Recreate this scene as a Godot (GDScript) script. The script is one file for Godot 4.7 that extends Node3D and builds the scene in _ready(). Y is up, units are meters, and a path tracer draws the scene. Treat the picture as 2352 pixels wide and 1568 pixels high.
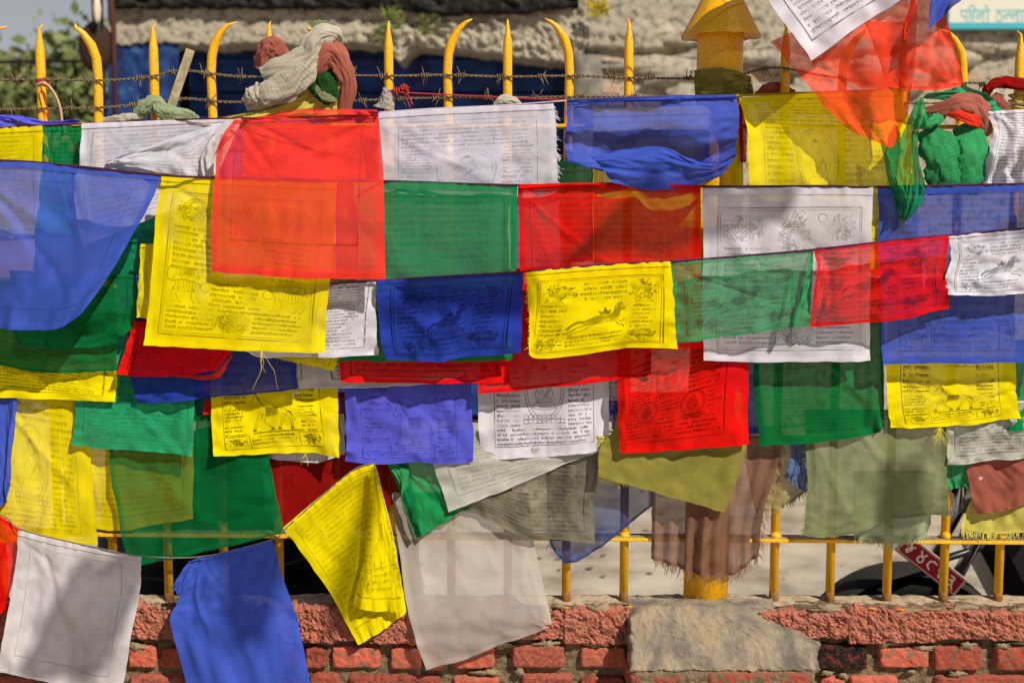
extends Node3D

const FPX := 2926.0            # focal length in units of a 2352 x 1568 frame
const EYE := Vector3(0, 1.75, 3.36)
const PITCH := 0.1047
var rng := RandomNumberGenerator.new()
var nz := FastNoiseLite.new()
var ink := {}
var mats := {}
var names := {}
var crumple: Texture2D
var buf := PackedFloat32Array()
var N := 512
var tall := 1.0
var sun_dir := Vector3.UP

func _ready() -> void:
	rng.seed = 7
	nz.seed = 11
	nz.noise_type = FastNoiseLite.TYPE_SIMPLEX_SMOOTH
	nz.fractal_octaves = 3
	nz.frequency = 1.0
	var cam := Camera3D.new()
	cam.name = "camera"
	cam.position = EYE
	cam.rotation = Vector3(-PITCH, 0, 0)
	cam.fov = 30.0
	cam.far = 300.0
	cam.near = 0.05
	var ca := CameraAttributesPhysical.new()
	ca.frustum_focal_length = 44.785
	ca.frustum_focus_distance = 3.27
	ca.frustum_near = 0.05
	ca.frustum_far = 300.0
	ca.exposure_aperture = 3.0
	cam.attributes = ca
	add_child(cam)
	cam.fov = 30.0
	cam.make_current()
	var we := WorldEnvironment.new()
	we.name = "environment"
	var env := Environment.new()
	env.background_mode = Environment.BG_SKY
	env.tonemap_mode = Environment.TONE_MAPPER_LINEAR
	env.tonemap_exposure = 1.03
	env.sdfgi_enabled = true
	env.ssao_enabled = true
	env.ssil_enabled = true
	var sky := Sky.new()
	var sm := ProceduralSkyMaterial.new()
	sm.sky_top_color = Color(0.20, 0.33, 0.58)
	sm.sky_horizon_color = Color(0.98, 0.99, 1.0)
	sm.sky_curve = 0.26
	sm.ground_horizon_color = Color(0.55, 0.52, 0.46)
	sm.ground_bottom_color = Color(0.42, 0.39, 0.33)
	sm.sun_angle_max = 8.0
	sky.sky_material = sm
	env.sky = sky
	env.background_energy_multiplier = 0.54
	we.environment = env
	add_child(we)
	var sun := DirectionalLight3D.new()
	sun.name = "sun"
	sun.light_energy = 1.6
	sun.light_color = Color(1.0, 0.965, 0.91)
	sun.light_angular_distance = 0.8
	sun.shadow_enabled = true
	var az := deg_to_rad(38.0)
	var el := deg_to_rad(41.0)
	var to_sun := Vector3(sin(az) * cos(el), sin(el), cos(az) * cos(el))
	sun_dir = to_sun
	add_child(sun)
	sun.look_at_from_position(to_sun * 20.0, Vector3.ZERO, Vector3.UP)
	make_inks()
	build_setting()
	build_building()
	build_trees()
	build_motorcycles()
	build_cover()
	build_wall()
	build_fence()
	build_flags()
	build_lower_flags()
	build_bundles()

# ------------------------------------------------------------------ helpers
func W(x: float, y: float, z: float) -> Vector3:
	# the point of the plane at depth z that stands at (x, y) of the frame that I measured
	var d := Vector3((x - 1176.0) / FPX, -(y - 784.0) / FPX, -1.0).rotated(Vector3.RIGHT, -PITCH)
	return EYE + d * ((z - EYE.z) / d.z)

func numbered(s: String) -> String:
	if not names.has(s):
		names[s] = 0
		return s
	names[s] += 1
	return "%s_%03d" % [s, names[s]]

func thing(called: String, label: String, category: String, pos := Vector3.ZERO, group := "") -> Node3D:
	var o := Node3D.new()
	o.name = numbered(called)
	add_child(o)
	o.position = pos
	tag(o, label, category, group)
	return o

func tag(o: Node, label: String, category: String, group := "") -> void:
	o.set_meta("label", label)
	o.set_meta("category", category)
	if group:
		o.set_meta("group", group)

func obj(called: String, m: Mesh, mat: Material, parent: Node = null) -> MeshInstance3D:
	var o := MeshInstance3D.new()
	o.mesh = m
	o.material_override = mat
	if parent == null:
		o.name = numbered(called)
		add_child(o)
	else:
		var k := 0
		var s := called
		while parent.has_node(NodePath(s)):
			k += 1
			s = "%s_%03d" % [called, k]
		o.name = s
		parent.add_child(o, true)
	return o

func struct(called: String, m: Mesh, mat: Material) -> MeshInstance3D:
	var o := obj(called, m, mat)
	o.set_meta("kind", "structure")
	return o

func ntex(freq: float, cols: Array, offs: Array, seed_: int, oct := 5, size := 512, normal := false, strength := 4.0, kind := FastNoiseLite.TYPE_SIMPLEX_SMOOTH) -> NoiseTexture2D:
	var t := NoiseTexture2D.new()
	var n := FastNoiseLite.new()
	n.noise_type = kind
	n.seed = seed_
	n.frequency = freq
	n.fractal_octaves = oct
	t.noise = n
	t.width = size
	t.height = size
	t.seamless = true
	if normal:
		t.as_normal_map = true
		t.bump_strength = strength
	elif cols.size():
		var g := Gradient.new()
		g.offsets = PackedFloat32Array(offs)
		g.colors = PackedColorArray(cols)
		t.color_ramp = g
	return t

func mat(col: Color, rough := 0.8, tex: Texture2D = null, scale := 1.0, nrm: Texture2D = null, nscale := 1.0, metal := 0.0) -> StandardMaterial3D:
	var m := StandardMaterial3D.new()
	m.albedo_color = col
	m.roughness = rough
	m.metallic = metal
	m.metallic_specular = 0.4
	if tex:
		m.albedo_texture = tex
	if nrm:
		m.normal_enabled = true
		m.normal_texture = nrm
		m.normal_scale = nscale
	if tex or nrm:
		m.uv1_triplanar = true
		m.uv1_world_triplanar = true
		m.uv1_scale = Vector3.ONE * scale
	return m

func tube(st: SurfaceTool, pts: Array, r0: float, r1 := -1.0, n := 8, radii: Array = []) -> void:
	if r1 < 0.0:
		r1 = r0
	var rings := []
	var up := Vector3(0.31, 0.2, 0.93).normalized()
	for i in pts.size():
		var a: Vector3 = pts[maxi(i - 1, 0)]
		var b: Vector3 = pts[mini(i + 1, pts.size() - 1)]
		var d := (b - a).normalized()
		var s := d.cross(up)
		if s.length() < 0.05:
			s = d.cross(Vector3.RIGHT)
		s = s.normalized()
		var t := s.cross(d).normalized()
		var r := lerpf(r0, r1, float(i) / maxf(pts.size() - 1, 1))
		if radii.size():
			r = radii[i]
		var ring := []
		for k in n:
			var an := TAU * k / n
			ring.append(pts[i] + (s * cos(an) + t * sin(an)) * r)
		rings.append(ring)
	for i in pts.size() - 1:
		for k in n:
			var k2 := (k + 1) % n
			quad(st, rings[i][k], rings[i][k2], rings[i + 1][k2], rings[i + 1][k])
	for k in range(1, n - 1):
		tri(st, rings[0][0], rings[0][k + 1], rings[0][k])
		tri(st, rings[-1][0], rings[-1][k], rings[-1][k + 1])

func tri(st: SurfaceTool, a: Vector3, b: Vector3, c: Vector3) -> void:
	st.add_vertex(a)
	st.add_vertex(b)
	st.add_vertex(c)

func quad(st: SurfaceTool, a: Vector3, b: Vector3, c: Vector3, d: Vector3) -> void:
	tri(st, a, b, c)
	tri(st, a, c, d)

func begin(smooth := true) -> SurfaceTool:
	var st := SurfaceTool.new()
	st.begin(Mesh.PRIMITIVE_TRIANGLES)
	st.set_smooth_group(0 if smooth else -1)
	return st

func done(st: SurfaceTool) -> ArrayMesh:
	st.index()
	st.generate_normals()
	return st.commit()

func box(st: SurfaceTool, c: Vector3, s: Vector3, bev := 0.0, basis := Basis()) -> void:
	# a box with chamfered edges
	var h := s * 0.5
	var b := minf(bev, minf(h.x, minf(h.y, h.z)) * 0.9)
	var V := func(x: float, y: float, z: float) -> Vector3: return c + basis * Vector3(x, y, z)
	for ax in 3:
		for sg in [-1.0, 1.0]:
			var p := []
			for q in [[-1, -1], [1, -1], [1, 1], [-1, 1]]:
				var v := Vector3()
				v[ax] = h[ax] * sg
				v[(ax + 1) % 3] = (h[(ax + 1) % 3] - b) * q[0]
				v[(ax + 2) % 3] = (h[(ax + 2) % 3] - b) * q[1]
				p.append(c + basis * v)
			if sg > 0:
				quad(st, p[3], p[2], p[1], p[0])
			else:
				quad(st, p[0], p[1], p[2], p[3])
	if b <= 0.0:
		return
	for ax in 3:
		var i := (ax + 1) % 3
		var j := (ax + 2) % 3
		for si in [-1.0, 1.0]:
			for sj in [-1.0, 1.0]:
				var p := []
				for e in [[0, -1], [0, 1], [1, 1], [1, -1]]:
					var v := Vector3()
					v[ax] = (h[ax] - b) * e[1]
					v[i] = (h[i] if e[0] == 0 else h[i] - b) * si
					v[j] = (h[j] - b if e[0] == 0 else h[j]) * sj
					p.append(c + basis * v)
				if si * sj > 0:
					quad(st, p[3], p[2], p[1], p[0])
				else:
					quad(st, p[0], p[1], p[2], p[3])
	for sx in [-1.0, 1.0]:
		for sy in [-1.0, 1.0]:
			for sz in [-1.0, 1.0]:
				var a: Vector3 = V.call(h.x * sx, (h.y - b) * sy, (h.z - b) * sz)
				var d: Vector3 = V.call((h.x - b) * sx, h.y * sy, (h.z - b) * sz)
				var e: Vector3 = V.call((h.x - b) * sx, (h.y - b) * sy, h.z * sz)
				if sx * sy * sz > 0:
					tri(st, a, e, d)
				else:
					tri(st, a, d, e)

func boxmesh(c: Vector3, s: Vector3, bev := 0.0, basis := Basis()) -> ArrayMesh:
	var st := begin(false)
	box(st, c, s, bev, basis)
	st.generate_normals()
	return st.commit()

func along(p: Array, t: float) -> Vector3:
	# Catmull-Rom through p, t from 0 to 1
	if p.size() == 2:
		return p[0].lerp(p[1], t)
	var f := t * (p.size() - 1)
	var i := mini(int(f), p.size() - 2)
	var a: Vector3 = p[maxi(i - 1, 0)]
	var b: Vector3 = p[i]
	var c: Vector3 = p[i + 1]
	var d: Vector3 = p[mini(i + 2, p.size() - 1)]
	if i == 0:
		a = b * 2.0 - c
	if i == p.size() - 2:
		d = c * 2.0 - b
	return b.cubic_interpolate(c, a, d, f - i)

# ------------------------------------------------------------------ printing blocks for the cloth
func stroke(x0: float, y0: float, x1: float, y1: float, w: float, v := 1.0) -> void:
	var h := w * 0.5
	var d := Vector2(x1 - x0, y1 - y0)
	var l2 := maxf(d.length_squared(), 0.0001)
	for y in range(maxi(int(minf(y0, y1) - h - 1), 0), mini(int(maxf(y0, y1) + h + 2), N)):
		for x in range(maxi(int(minf(x0, x1) - h - 1), 0), mini(int(maxf(x0, x1) + h + 2), N)):
			var px := x - x0
			var py := y - y0
			var t := clampf((px * d.x + py * d.y) / l2, 0.0, 1.0)
			var ex := px - d.x * t
			var ey := py - d.y * t
			var a := clampf(h + 0.5 - sqrt(ex * ex + ey * ey), 0.0, 1.0) * v
			if a > 0.0:
				var k := y * N + x
				buf[k] = minf(buf[k], 1.0 - a)

func line(p: Array, w: float, v := 1.0) -> void:
	for i in range(0, p.size() - 2, 2):
		stroke(p[i], p[i + 1], p[i + 2], p[i + 3], w, v)

func ring(cx: float, cy: float, rx: float, ry: float, w: float, a0 := 0.0, a1 := TAU, v := 1.0) -> void:
	var n := int(maxf(rx, ry) * 0.5) + 8
	for i in n:
		var a := lerpf(a0, a1, float(i) / n)
		var b := lerpf(a0, a1, float(i + 1) / n)
		stroke(cx + cos(a) * rx, cy + sin(a) * ry, cx + cos(b) * rx, cy + sin(b) * ry, w, v)

func shape(p: Array, v := 0.9) -> void:
	var pts := PackedVector2Array()
	var lo := Vector2(1e9, 1e9)
	var hi := -lo
	for i in range(0, p.size(), 2):
		var q := Vector2(p[i], p[i + 1])
		pts.append(q)
		lo = lo.min(q)
		hi = hi.max(q)
	for y in range(maxi(int(lo.y), 0), mini(int(hi.y) + 1, N)):
		for x in range(maxi(int(lo.x), 0), mini(int(hi.x) + 1, N)):
			if Geometry2D.is_point_in_polygon(Vector2(x, y), pts):
				var k := y * N + x
				buf[k] = minf(buf[k], 1.0 - v * (0.75 + 0.25 * rng.randf()))

func frame(x0: float, y0: float, x1: float, y1: float, w: float, v := 1.0) -> void:
	line([x0, y0, x1, y0, x1, y1, x0, y1, x0, y0], w, v)

func script_line(x0: float, x1: float, y: float, h: float, v := 1.0) -> void:
	var x := x0
	var hx := h / tall
	while x < x1 - hx * 0.6:
		if rng.randf() < 0.07:
			x += hx * (0.6 + rng.randf())
			continue
		var w := hx * rng.randf_range(0.45, 0.75)
		var lw := hx * 0.2
		stroke(x, y, x + w * 0.9, y, lw * 1.2, v)
		match rng.randi() % 5:
			0:
				line([x + w * 0.8, y, x + w * 0.8, y + h * 0.75], lw, v)
				line([x + w * 0.1, y, x + w * 0.1, y + h * 0.3, x + w * 0.5, y + h * 0.45], lw, v)
			1:
				line([x + w * 0.2, y, x + w * 0.7, y + h * 0.35, x + w * 0.2, y + h * 0.5, x + w * 0.6, y + h * 0.95], lw, v)
			2:
				ring(x + w * 0.45, y + h * 0.3, w * 0.3, h * 0.25, lw, 0.5, 5.2, v)
				line([x + w * 0.7, y + h * 0.3, x + w * 0.7, y + h * 0.85], lw, v)
			3:
				line([x + w * 0.5, y, x + w * 0.5, y + h * 0.6, x + w * 0.1, y + h * 0.8], lw, v)
			_:
				line([x + w * 0.15, y, x + w * 0.2, y + h * 0.5, x + w * 0.75, y + h * 0.5, x + w * 0.75, y + h * 0.05], lw, v)
		if rng.randf() < 0.3:
			line([x + w * 0.2, y - h * 0.45, x + w * 0.55, y - h * 0.2, x + w * 0.8, y - h * 0.4], lw, v)
		x += w + hx * 0.1
		if rng.randf() < 0.35:
			stroke(x, y + h * 0.08, x + 0.5, y + h * 0.08, lw * 1.3, v)
			x += hx * 0.25

func script_block(x0: float, y0: float, x1: float, y1: float, pitch: float, v := 1.0) -> void:
	var y := y0 + pitch * 0.45
	while y < y1 - pitch * 0.4:
		script_line(x0 + rng.randf() * 4, x1 - rng.randf() * pitch * 1.5, y, pitch * 0.52, v)
		y += pitch

func clear(x0: float, y0: float, x1: float, y1: float) -> void:
	for y in range(int(y0), int(y1)):
		for x in range(int(x0), int(x1)):
			buf[y * N + x] = 1.0

func sketch(cx: float, cy: float, rx: float, ry: float, n: int, w := 1.6, v := 0.9) -> void:
	# a loose block-print beast or cloud: short wandering curls packed round a few dark masses
	for k in 3:
		shape_oval(cx + rx * rng.randf_range(-0.45, 0.45), cy + ry * rng.randf_range(-0.35, 0.35), rx * rng.randf_range(0.12, 0.28), ry * rng.randf_range(0.14, 0.3), v * rng.randf_range(0.4, 0.75))
	for i in n:
		var a := rng.randf() * TAU
		var r := sqrt(rng.randf()) * 0.9
		var q := Vector2(cx + cos(a) * rx * r, cy + sin(a) * ry * r)
		var dir := rng.randf() * TAU
		var turn := rng.randf_range(-0.9, 0.9)
		var stp := rng.randf_range(2.2, 4.6)
		for k in rng.randi_range(4, 9):
			var nx := q + Vector2(cos(dir), sin(dir)) * stp
			if absf(nx.x - cx) < rx and absf(nx.y - cy) < ry:
				stroke(q.x, q.y, nx.x, nx.y, w, v)
			q = nx
			dir += turn
			turn += rng.randf_range(-0.25, 0.25)

func shape_oval(cx: float, cy: float, rx: float, ry: float, v: float) -> void:
	var p := []
	for i in 18:
		p.append(cx + cos(TAU * i / 18) * rx * rng.randf_range(0.85, 1.1))
		p.append(cy + sin(TAU * i / 18) * ry * rng.randf_range(0.85, 1.1))
	shape(p, v)

func beast(cx: float, cy: float, s: float, dir: float, v := 0.9) -> void:
	# a walking striped animal with a curled tail
	var X := func(a: float) -> float: return cx + a * s * dir
	line([X.call(-0.9), cy - 0.15 * s, X.call(-0.3), cy - 0.3 * s, X.call(0.4), cy - 0.25 * s, X.call(0.8), cy - 0.1 * s], 2.0, v)
	line([X.call(-0.8), cy + 0.2 * s, X.call(-0.2), cy + 0.25 * s, X.call(0.5), cy + 0.2 * s], 2.0, v)
	for q in [-0.75, -0.45, 0.35, 0.65]:
		line([X.call(q), cy + 0.1 * s, X.call(q - 0.1), cy + 0.45 * s, X.call(q + 0.08), cy + 0.75 * s, X.call(q + 0.2), cy + 0.76 * s], 2.4, v)
	ring(X.call(0.95), cy - 0.05 * s, 0.25 * s, 0.22 * s, 2.2, 0, TAU, v)
	ring(X.call(-0.95), cy - 0.5 * s, 0.2 * s, 0.3 * s, 2.2, 0.5, 5.0, v)
	for i in 9:
		var q := -0.7 + i * 0.16
		line([X.call(q), cy - 0.25 * s, X.call(q + 0.06), cy, X.call(q - 0.02), cy + 0.15 * s], 1.8, v)

func running_horse(cx: float, cy: float, s: float, sy := 1.0, v := 0.95) -> void:
	# galloping to the right with a jewel on its back
	var P := func(a: Array) -> Array:
		var o := []
		for i in a.size():
			o.append(cx + a[i] * s if i % 2 == 0 else cy + a[i] * s * sy)
		return o
	shape(P.call([-0.55, 0.0, -0.3, -0.12, 0.1, -0.1, 0.3, -0.28, 0.42, -0.5, 0.52, -0.55, 0.62, -0.42, 0.74, -0.3, 0.7, -0.22, 0.55, -0.25, 0.48, 0.0, 0.36, 0.14, 0.0, 0.16, -0.4, 0.2, -0.6, 0.18]), v * 0.75)
	line(P.call([0.36, 0.1, 0.6, 0.2, 0.78, 0.1]), 5.0 * s / 110, v)
	line(P.call([0.3, 0.12, 0.5, 0.3, 0.7, 0.32, 0.76, 0.42]), 5.0 * s / 110, v)
	line(P.call([-0.5, 0.15, -0.75, 0.25, -0.95, 0.42, -1.02, 0.4]), 5.0 * s / 110, v)
	line(P.call([-0.4, 0.18, -0.55, 0.34, -0.8, 0.42, -0.88, 0.5]), 5.0 * s / 110, v)
	shape(P.call([-0.55, 0.02, -0.75, 0.0, -0.9, 0.1, -1.0, 0.25, -0.92, 0.3, -0.85, 0.18, -0.72, 0.1, -0.58, 0.12]), v * 0.8)
	shape(P.call([-0.2, -0.12, -0.28, -0.28, -0.12, -0.22, -0.08, -0.42, 0.02, -0.24, 0.14, -0.3, 0.1, -0.12]), v)
	line(P.call([0.4, -0.5, 0.3, -0.42, 0.26, -0.2]), 4.0 * s / 110, v)

func standing_horse(cx: float, cy: float, s: float, v := 0.9) -> void:
	# trotting to the left, saddled, tail to the right
	var P := func(a: Array) -> Array:
		var o := []
		for i in a.size():
			o.append((cx if i % 2 == 0 else cy) + a[i] * s)
		return o
	line(P.call([-0.55, -0.62, -0.45, -0.8, -0.36, -0.62, -0.26, -0.34, -0.05, -0.24, 0.25, -0.26, 0.46, -0.16, 0.52, 0.06, 0.44, 0.22]), 2.2, v)
	line(P.call([-0.55, -0.62, -0.72, -0.38, -0.62, -0.3, -0.46, -0.42, -0.44, -0.12, -0.4, 0.1, -0.2, 0.2, 0.1, 0.22, 0.36, 0.16]), 2.2, v)
	for q in [[-0.4, -0.55, -0.66], [-0.28, -0.36, -0.1], [0.36, 0.3, 0.14], [0.46, 0.6, 0.58]]:
		line(P.call([q[0] - 0.05, 0.08, q[1] - 0.04, 0.44, q[2] - 0.03, 0.76]), 2.0, v)
		line(P.call([q[0] + 0.06, 0.14, q[1] + 0.04, 0.44, q[2] + 0.03, 0.76]), 2.0, v)
		shape(P.call([q[2] - 0.05, 0.75, q[2] + 0.04, 0.75, q[2] + 0.05, 0.86, q[2] - 0.08, 0.86]), v)
	shape(P.call([0.5, -0.12, 0.64, 0.02, 0.7, 0.3, 0.76, 0.5, 0.66, 0.36, 0.58, 0.12]), v)
	shape(P.call([-0.2, -0.26, 0.2, -0.27, 0.24, 0.12, 0.1, 0.2, -0.22, 0.16]), v * 0.8)
	shape(P.call([-0.45, -0.78, -0.32, -0.6, -0.2, -0.3, -0.3, -0.36, -0.42, -0.56]), v * 0.7)

func seated(cx: float, cy: float, rx: float, ry: float, v := 0.9) -> void:
	# a robed figure sitting cross-legged in an oval of rays on a lotus
	ring(cx, cy, rx, ry, 2.4, 0, TAU, v)
	ring(cx, cy, rx * 0.86, ry * 0.86, 1.6, 0, TAU, v)
	for i in 44:
		var a := TAU * i / 44
		stroke(cx + cos(a) * rx * 0.87, cy + sin(a) * ry * 0.87, cx + cos(a) * rx * 0.97, cy + sin(a) * ry * 0.97, 1.4, v)
	ring(cx, cy - ry * 0.42, rx * 0.2, ry * 0.19, 2.0, 0, TAU, v)
	shape_oval(cx, cy - ry * 0.62, rx * 0.13, ry * 0.08, v)
	line([cx - rx * 0.2, cy - ry * 0.2, cx - rx * 0.48, cy + ry * 0.1, cx - rx * 0.3, cy + ry * 0.38, cx + rx * 0.25, cy + ry * 0.36, cx + rx * 0.48, cy + ry * 0.1, cx + rx * 0.2, cy - ry * 0.2], 2.0, v)
	line([cx - rx * 0.25, cy - ry * 0.18, cx + rx * 0.1, cy + ry * 0.2, cx + rx * 0.3, cy + ry * 0.3], 1.8, v)
	line([cx - rx * 0.65, cy + ry * 0.55, cx - rx * 0.4, cy + ry * 0.36, cx + rx * 0.4, cy + ry * 0.36, cx + rx * 0.65, cy + ry * 0.55, cx, cy + ry * 0.62, cx - rx * 0.65, cy + ry * 0.55], 2.0, v)
	for i in 12:
		line([cx + rx * rng.randf_range(-0.45, 0.45), cy + ry * rng.randf_range(-0.1, 0.3), cx + rx * rng.randf_range(-0.5, 0.5), cy + ry * rng.randf_range(0.2, 0.55)], 1.3, v * 0.8)
	for j in 2:
		for i in 9:
			ring(cx + (i - 4) * rx * 0.235, cy + ry * (0.86 + j * 0.13), rx * 0.13, ry * 0.085, 1.8, 0, TAU, v)
	line([cx - rx * 1.1, cy + ry * 1.08, cx + rx * 1.1, cy + ry * 1.08], 2.2, v)

func start() -> void:
	buf.resize(N * N)
	buf.fill(1.0)

func finish(called: String, depth: float, smear := 0.0) -> void:
	# ink of the given depth on cloth with uneven thread, as a grey multiplier
	var w := FastNoiseLite.new()
	w.seed = called.hash() % 1000
	w.frequency = 0.012
	w.fractal_octaves = 4
	var data := PackedByteArray()
	data.resize(N * N * 3)
	for y in N:
		for x in N:
			var k := y * N + x
			var n := w.get_noise_2d(x, y)
			var ib := buf[k]
			if x > 0 and y > 0 and x < N - 1 and y < N - 1:
				ib = buf[k] * 0.4 + 0.15 * (buf[k - 1] + buf[k + 1] + buf[k - N] + buf[k + N])
			var v := lerpf(1.0, ib, depth * clampf(0.85 + n * 1.5, 0.12, 1.0))
			v *= 1.0 - smear * clampf(n * 2.2 + 0.1, 0.0, 1.0)
			v *= 0.955 + 0.045 * (sin(x * 2.1 + n * 3.0) * sin(y * 1.9)) + n * 0.07
			var b := int(clampf(v, 0.0, 1.0) * 255.0)
			data[k * 3] = b
			data[k * 3 + 1] = b
			data[k * 3 + 2] = b
	var im := Image.create_from_data(N, N, false, Image.FORMAT_RGB8, data)
	im.generate_mipmaps()
	ink[called] = ImageTexture.create_from_image(im)

func make_inks() -> void:
	start()
	finish("plain", 0.0)
	frame(60, 60, 452, 452, 3.0, 0.4)
	finish("border", 0.55)
	start()                                             # running horse, drawn tall because the flag is broad and short
	frame(40, 62, 474, 476, 4, 1)
	frame(49, 71, 465, 467, 2, 1)
	tall = 1.55
	script_block(60, 76, 456, 462, 27)
	tall = 1.0
	for c in [[58, 76, 186, 196], [330, 76, 456, 196], [58, 370, 176, 464], [340, 370, 456, 464]]:
		clear(c[0], c[1], c[2], c[3])
		sketch((c[0] + c[2]) * 0.5, (c[1] + c[3]) * 0.5, (c[2] - c[0]) * 0.48, (c[3] - c[1]) * 0.48, 70, 2.4)
	clear(158, 180, 362, 372)
	running_horse(262, 290, 96, 1.75)
	finish("horse", 0.56)
	finish("horse_faint", 0.42, 0.2)
	start()                                             # standing horse above two small pictures
	frame(56, 40, 440, 476, 2.6, 1)
	script_block(62, 46, 434, 250, 19)
	clear(165, 150, 350, 395)
	script_block(62, 250, 160, 340, 19)
	script_block(356, 250, 434, 340, 19)
	standing_horse(254, 288, 112)
	script_block(62, 340, 160, 380, 19)
	script_block(356, 340, 434, 380, 19)
	script_block(62, 382, 434, 402, 19)
	script_block(164, 402, 330, 474, 19)
	frame(58, 402, 158, 474, 2.6, 1)
	frame(336, 402, 440, 474, 2.6, 1)
	sketch(108, 438, 44, 30, 44, 2)
	sketch(388, 438, 44, 30, 50, 2)
	finish("stand", 0.64)
	finish("stand_faint", 0.3, 0.1)
	start()                                             # seated figure in an oval
	frame(62, 50, 452, 470, 2.6, 1)
	script_block(70, 60, 446, 466, 17)
	clear(165, 165, 350, 395)
	seated(257, 275, 76, 104)
	finish("seated", 0.6)
	finish("seated_faint", 0.24, 0.08)
	start()                                             # three small seated figures
	frame(70, 50, 450, 470, 2.6, 1)
	script_block(76, 56, 446, 466, 16)
	clear(186, 160, 330, 315)
	seated(258, 230, 60, 72)
	clear(128, 312, 226, 396)
	seated(176, 348, 44, 44)
	shape_oval(176, 350, 20, 24, 0.45)
	clear(302, 312, 402, 396)
	seated(352, 348, 44, 44)
	shape_oval(352, 350, 20, 24, 0.45)
	shape_oval(258, 240, 28, 36, 0.4)
	finish("three", 0.52)
	finish("three_faint", 0.4, 0.15)
	start()                                             # the big print with beasts in its corners
	frame(42, 62, 472, 476, 4, 0.9)
	frame(50, 70, 464, 468, 2, 0.8)
	script_block(60, 175, 200, 300, 15)
	script_block(310, 175, 455, 300, 15)
	script_block(60, 385, 455, 462, 15)
	script_block(190, 310, 330, 385, 15)
	sketch(120, 125, 62, 42, 90, 1.7)
	sketch(390, 125, 62, 42, 90, 1.7)
	sketch(256, 150, 44, 78, 110, 1.7)
	line([256, 70, 236, 120, 276, 120, 256, 70], 2.4)
	beast(120, 335, 58, 1.0)
	beast(400, 335, 58, -1.0)
	for k in 2:
		sketch(120 + k * 280, 300, 60, 20, 40, 1.4, 0.7)
	clear(210, 400, 310, 462)
	sketch(258, 430, 48, 34, 80, 1.7)
	ring(330, 95, 13, 13, 2)
	finish("big", 0.38)
	finish("big_faint", 0.22, 0.08)
	start()                                             # text alone
	frame(40, 44, 474, 466, 5, 1)
	script_block(54, 54, 462, 460, 20)
	finish("text", 0.44)
	finish("text_faint", 0.19, 0.06)
	finish("text_smudge", 0.34, 0.2)
	var cn := FastNoiseLite.new()
	cn.seed = 5
	cn.frequency = 0.011
	cn.fractal_octaves = 4
	cn.domain_warp_enabled = true
	cn.domain_warp_amplitude = 40.0
	var ci := cn.get_seamless_image(512, 512)
	ci.convert(Image.FORMAT_RGBA8)
	ci.bump_map_to_normal_map(5.0)
	crumple = ImageTexture.create_from_image(ci)

# ------------------------------------------------------------------ cloth
const DYE := {
	"R": Color(0.90, 0.065, 0.05), "RC": Color(0.95, 0.24, 0.20), "Y": Color(0.94, 0.86, 0.02), "B": Color(0.25, 0.35, 0.76), "G": Color(0.035, 0.53, 0.29), "KG": Color(0.15, 0.30, 0.14), "W": Color(0.86, 0.85, 0.90),
	"DG": Color(0.03, 0.42, 0.21), "N": Color(0.16, 0.24, 0.66), "V": Color(0.36, 0.37, 0.86), "TG": Color(0.16, 0.62, 0.42), "DR": Color(0.58, 0.07, 0.06), "OY": Color(0.55, 0.52, 0.24), "TM": Color(0.68, 0.40, 0.34),
	"GW": Color(0.76, 0.76, 0.72), "GS": Color(0.50, 0.48, 0.41), "BG": Color(0.70, 0.66, 0.63), "BR": Color(0.50, 0.36, 0.30), "OG": Color(0.49, 0.52, 0.37), "NS": Color(0.20, 0.28, 0.48),
	"SB": Color(0.36, 0.45, 0.62), "TC": Color(0.60, 0.33, 0.28), "LG": Color(0.22, 0.60, 0.37), "OC": Color(0.62, 0.57, 0.36), "PW": Color(0.80, 0.78, 0.80), "RS": Color(0.94, 0.25, 0.14),
	"CR": Color(0.76, 0.73, 0.66), "PG": Color(0.60, 0.65, 0.50), "SY": Color(0.80, 0.76, 0.36), "BD": Color(0.25, 0.34, 0.74),
}

func cloth(dye: String, print_: String, alpha: float) -> StandardMaterial3D:
	var key := "%s/%s/%.2f" % [dye, print_, alpha]
	if mats.has(key):
		return mats[key]
	var m := StandardMaterial3D.new()
	m.albedo_color = DYE[dye]
	m.set_meta("weave", alpha)
	m.albedo_texture = ink[print_]
	m.vertex_color_use_as_albedo = true
	if alpha < 0.995:
		m.transparency = BaseMaterial3D.TRANSPARENCY_ALPHA
	m.roughness = 0.9
	m.metallic_specular = 0.15
	m.cull_mode = BaseMaterial3D.CULL_DISABLED
	m.backlight_enabled = true
	m.backlight = Color(0.42, 0.42, 0.42)
	m.normal_enabled = true
	m.normal_texture = crumple
	m.normal_scale = 0.2
	mats[key] = m
	return m

func pts(a: Array, z: float, z0 := 0.0, z1 := 0.0) -> Array:
	var o := []
	var n := a.size() / 2
	for i in n:
		o.append(Vector3(a[i * 2], a[i * 2 + 1], z + lerpf(z0, z1, float(i) / maxf(n - 1, 1))))
	return o

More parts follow.
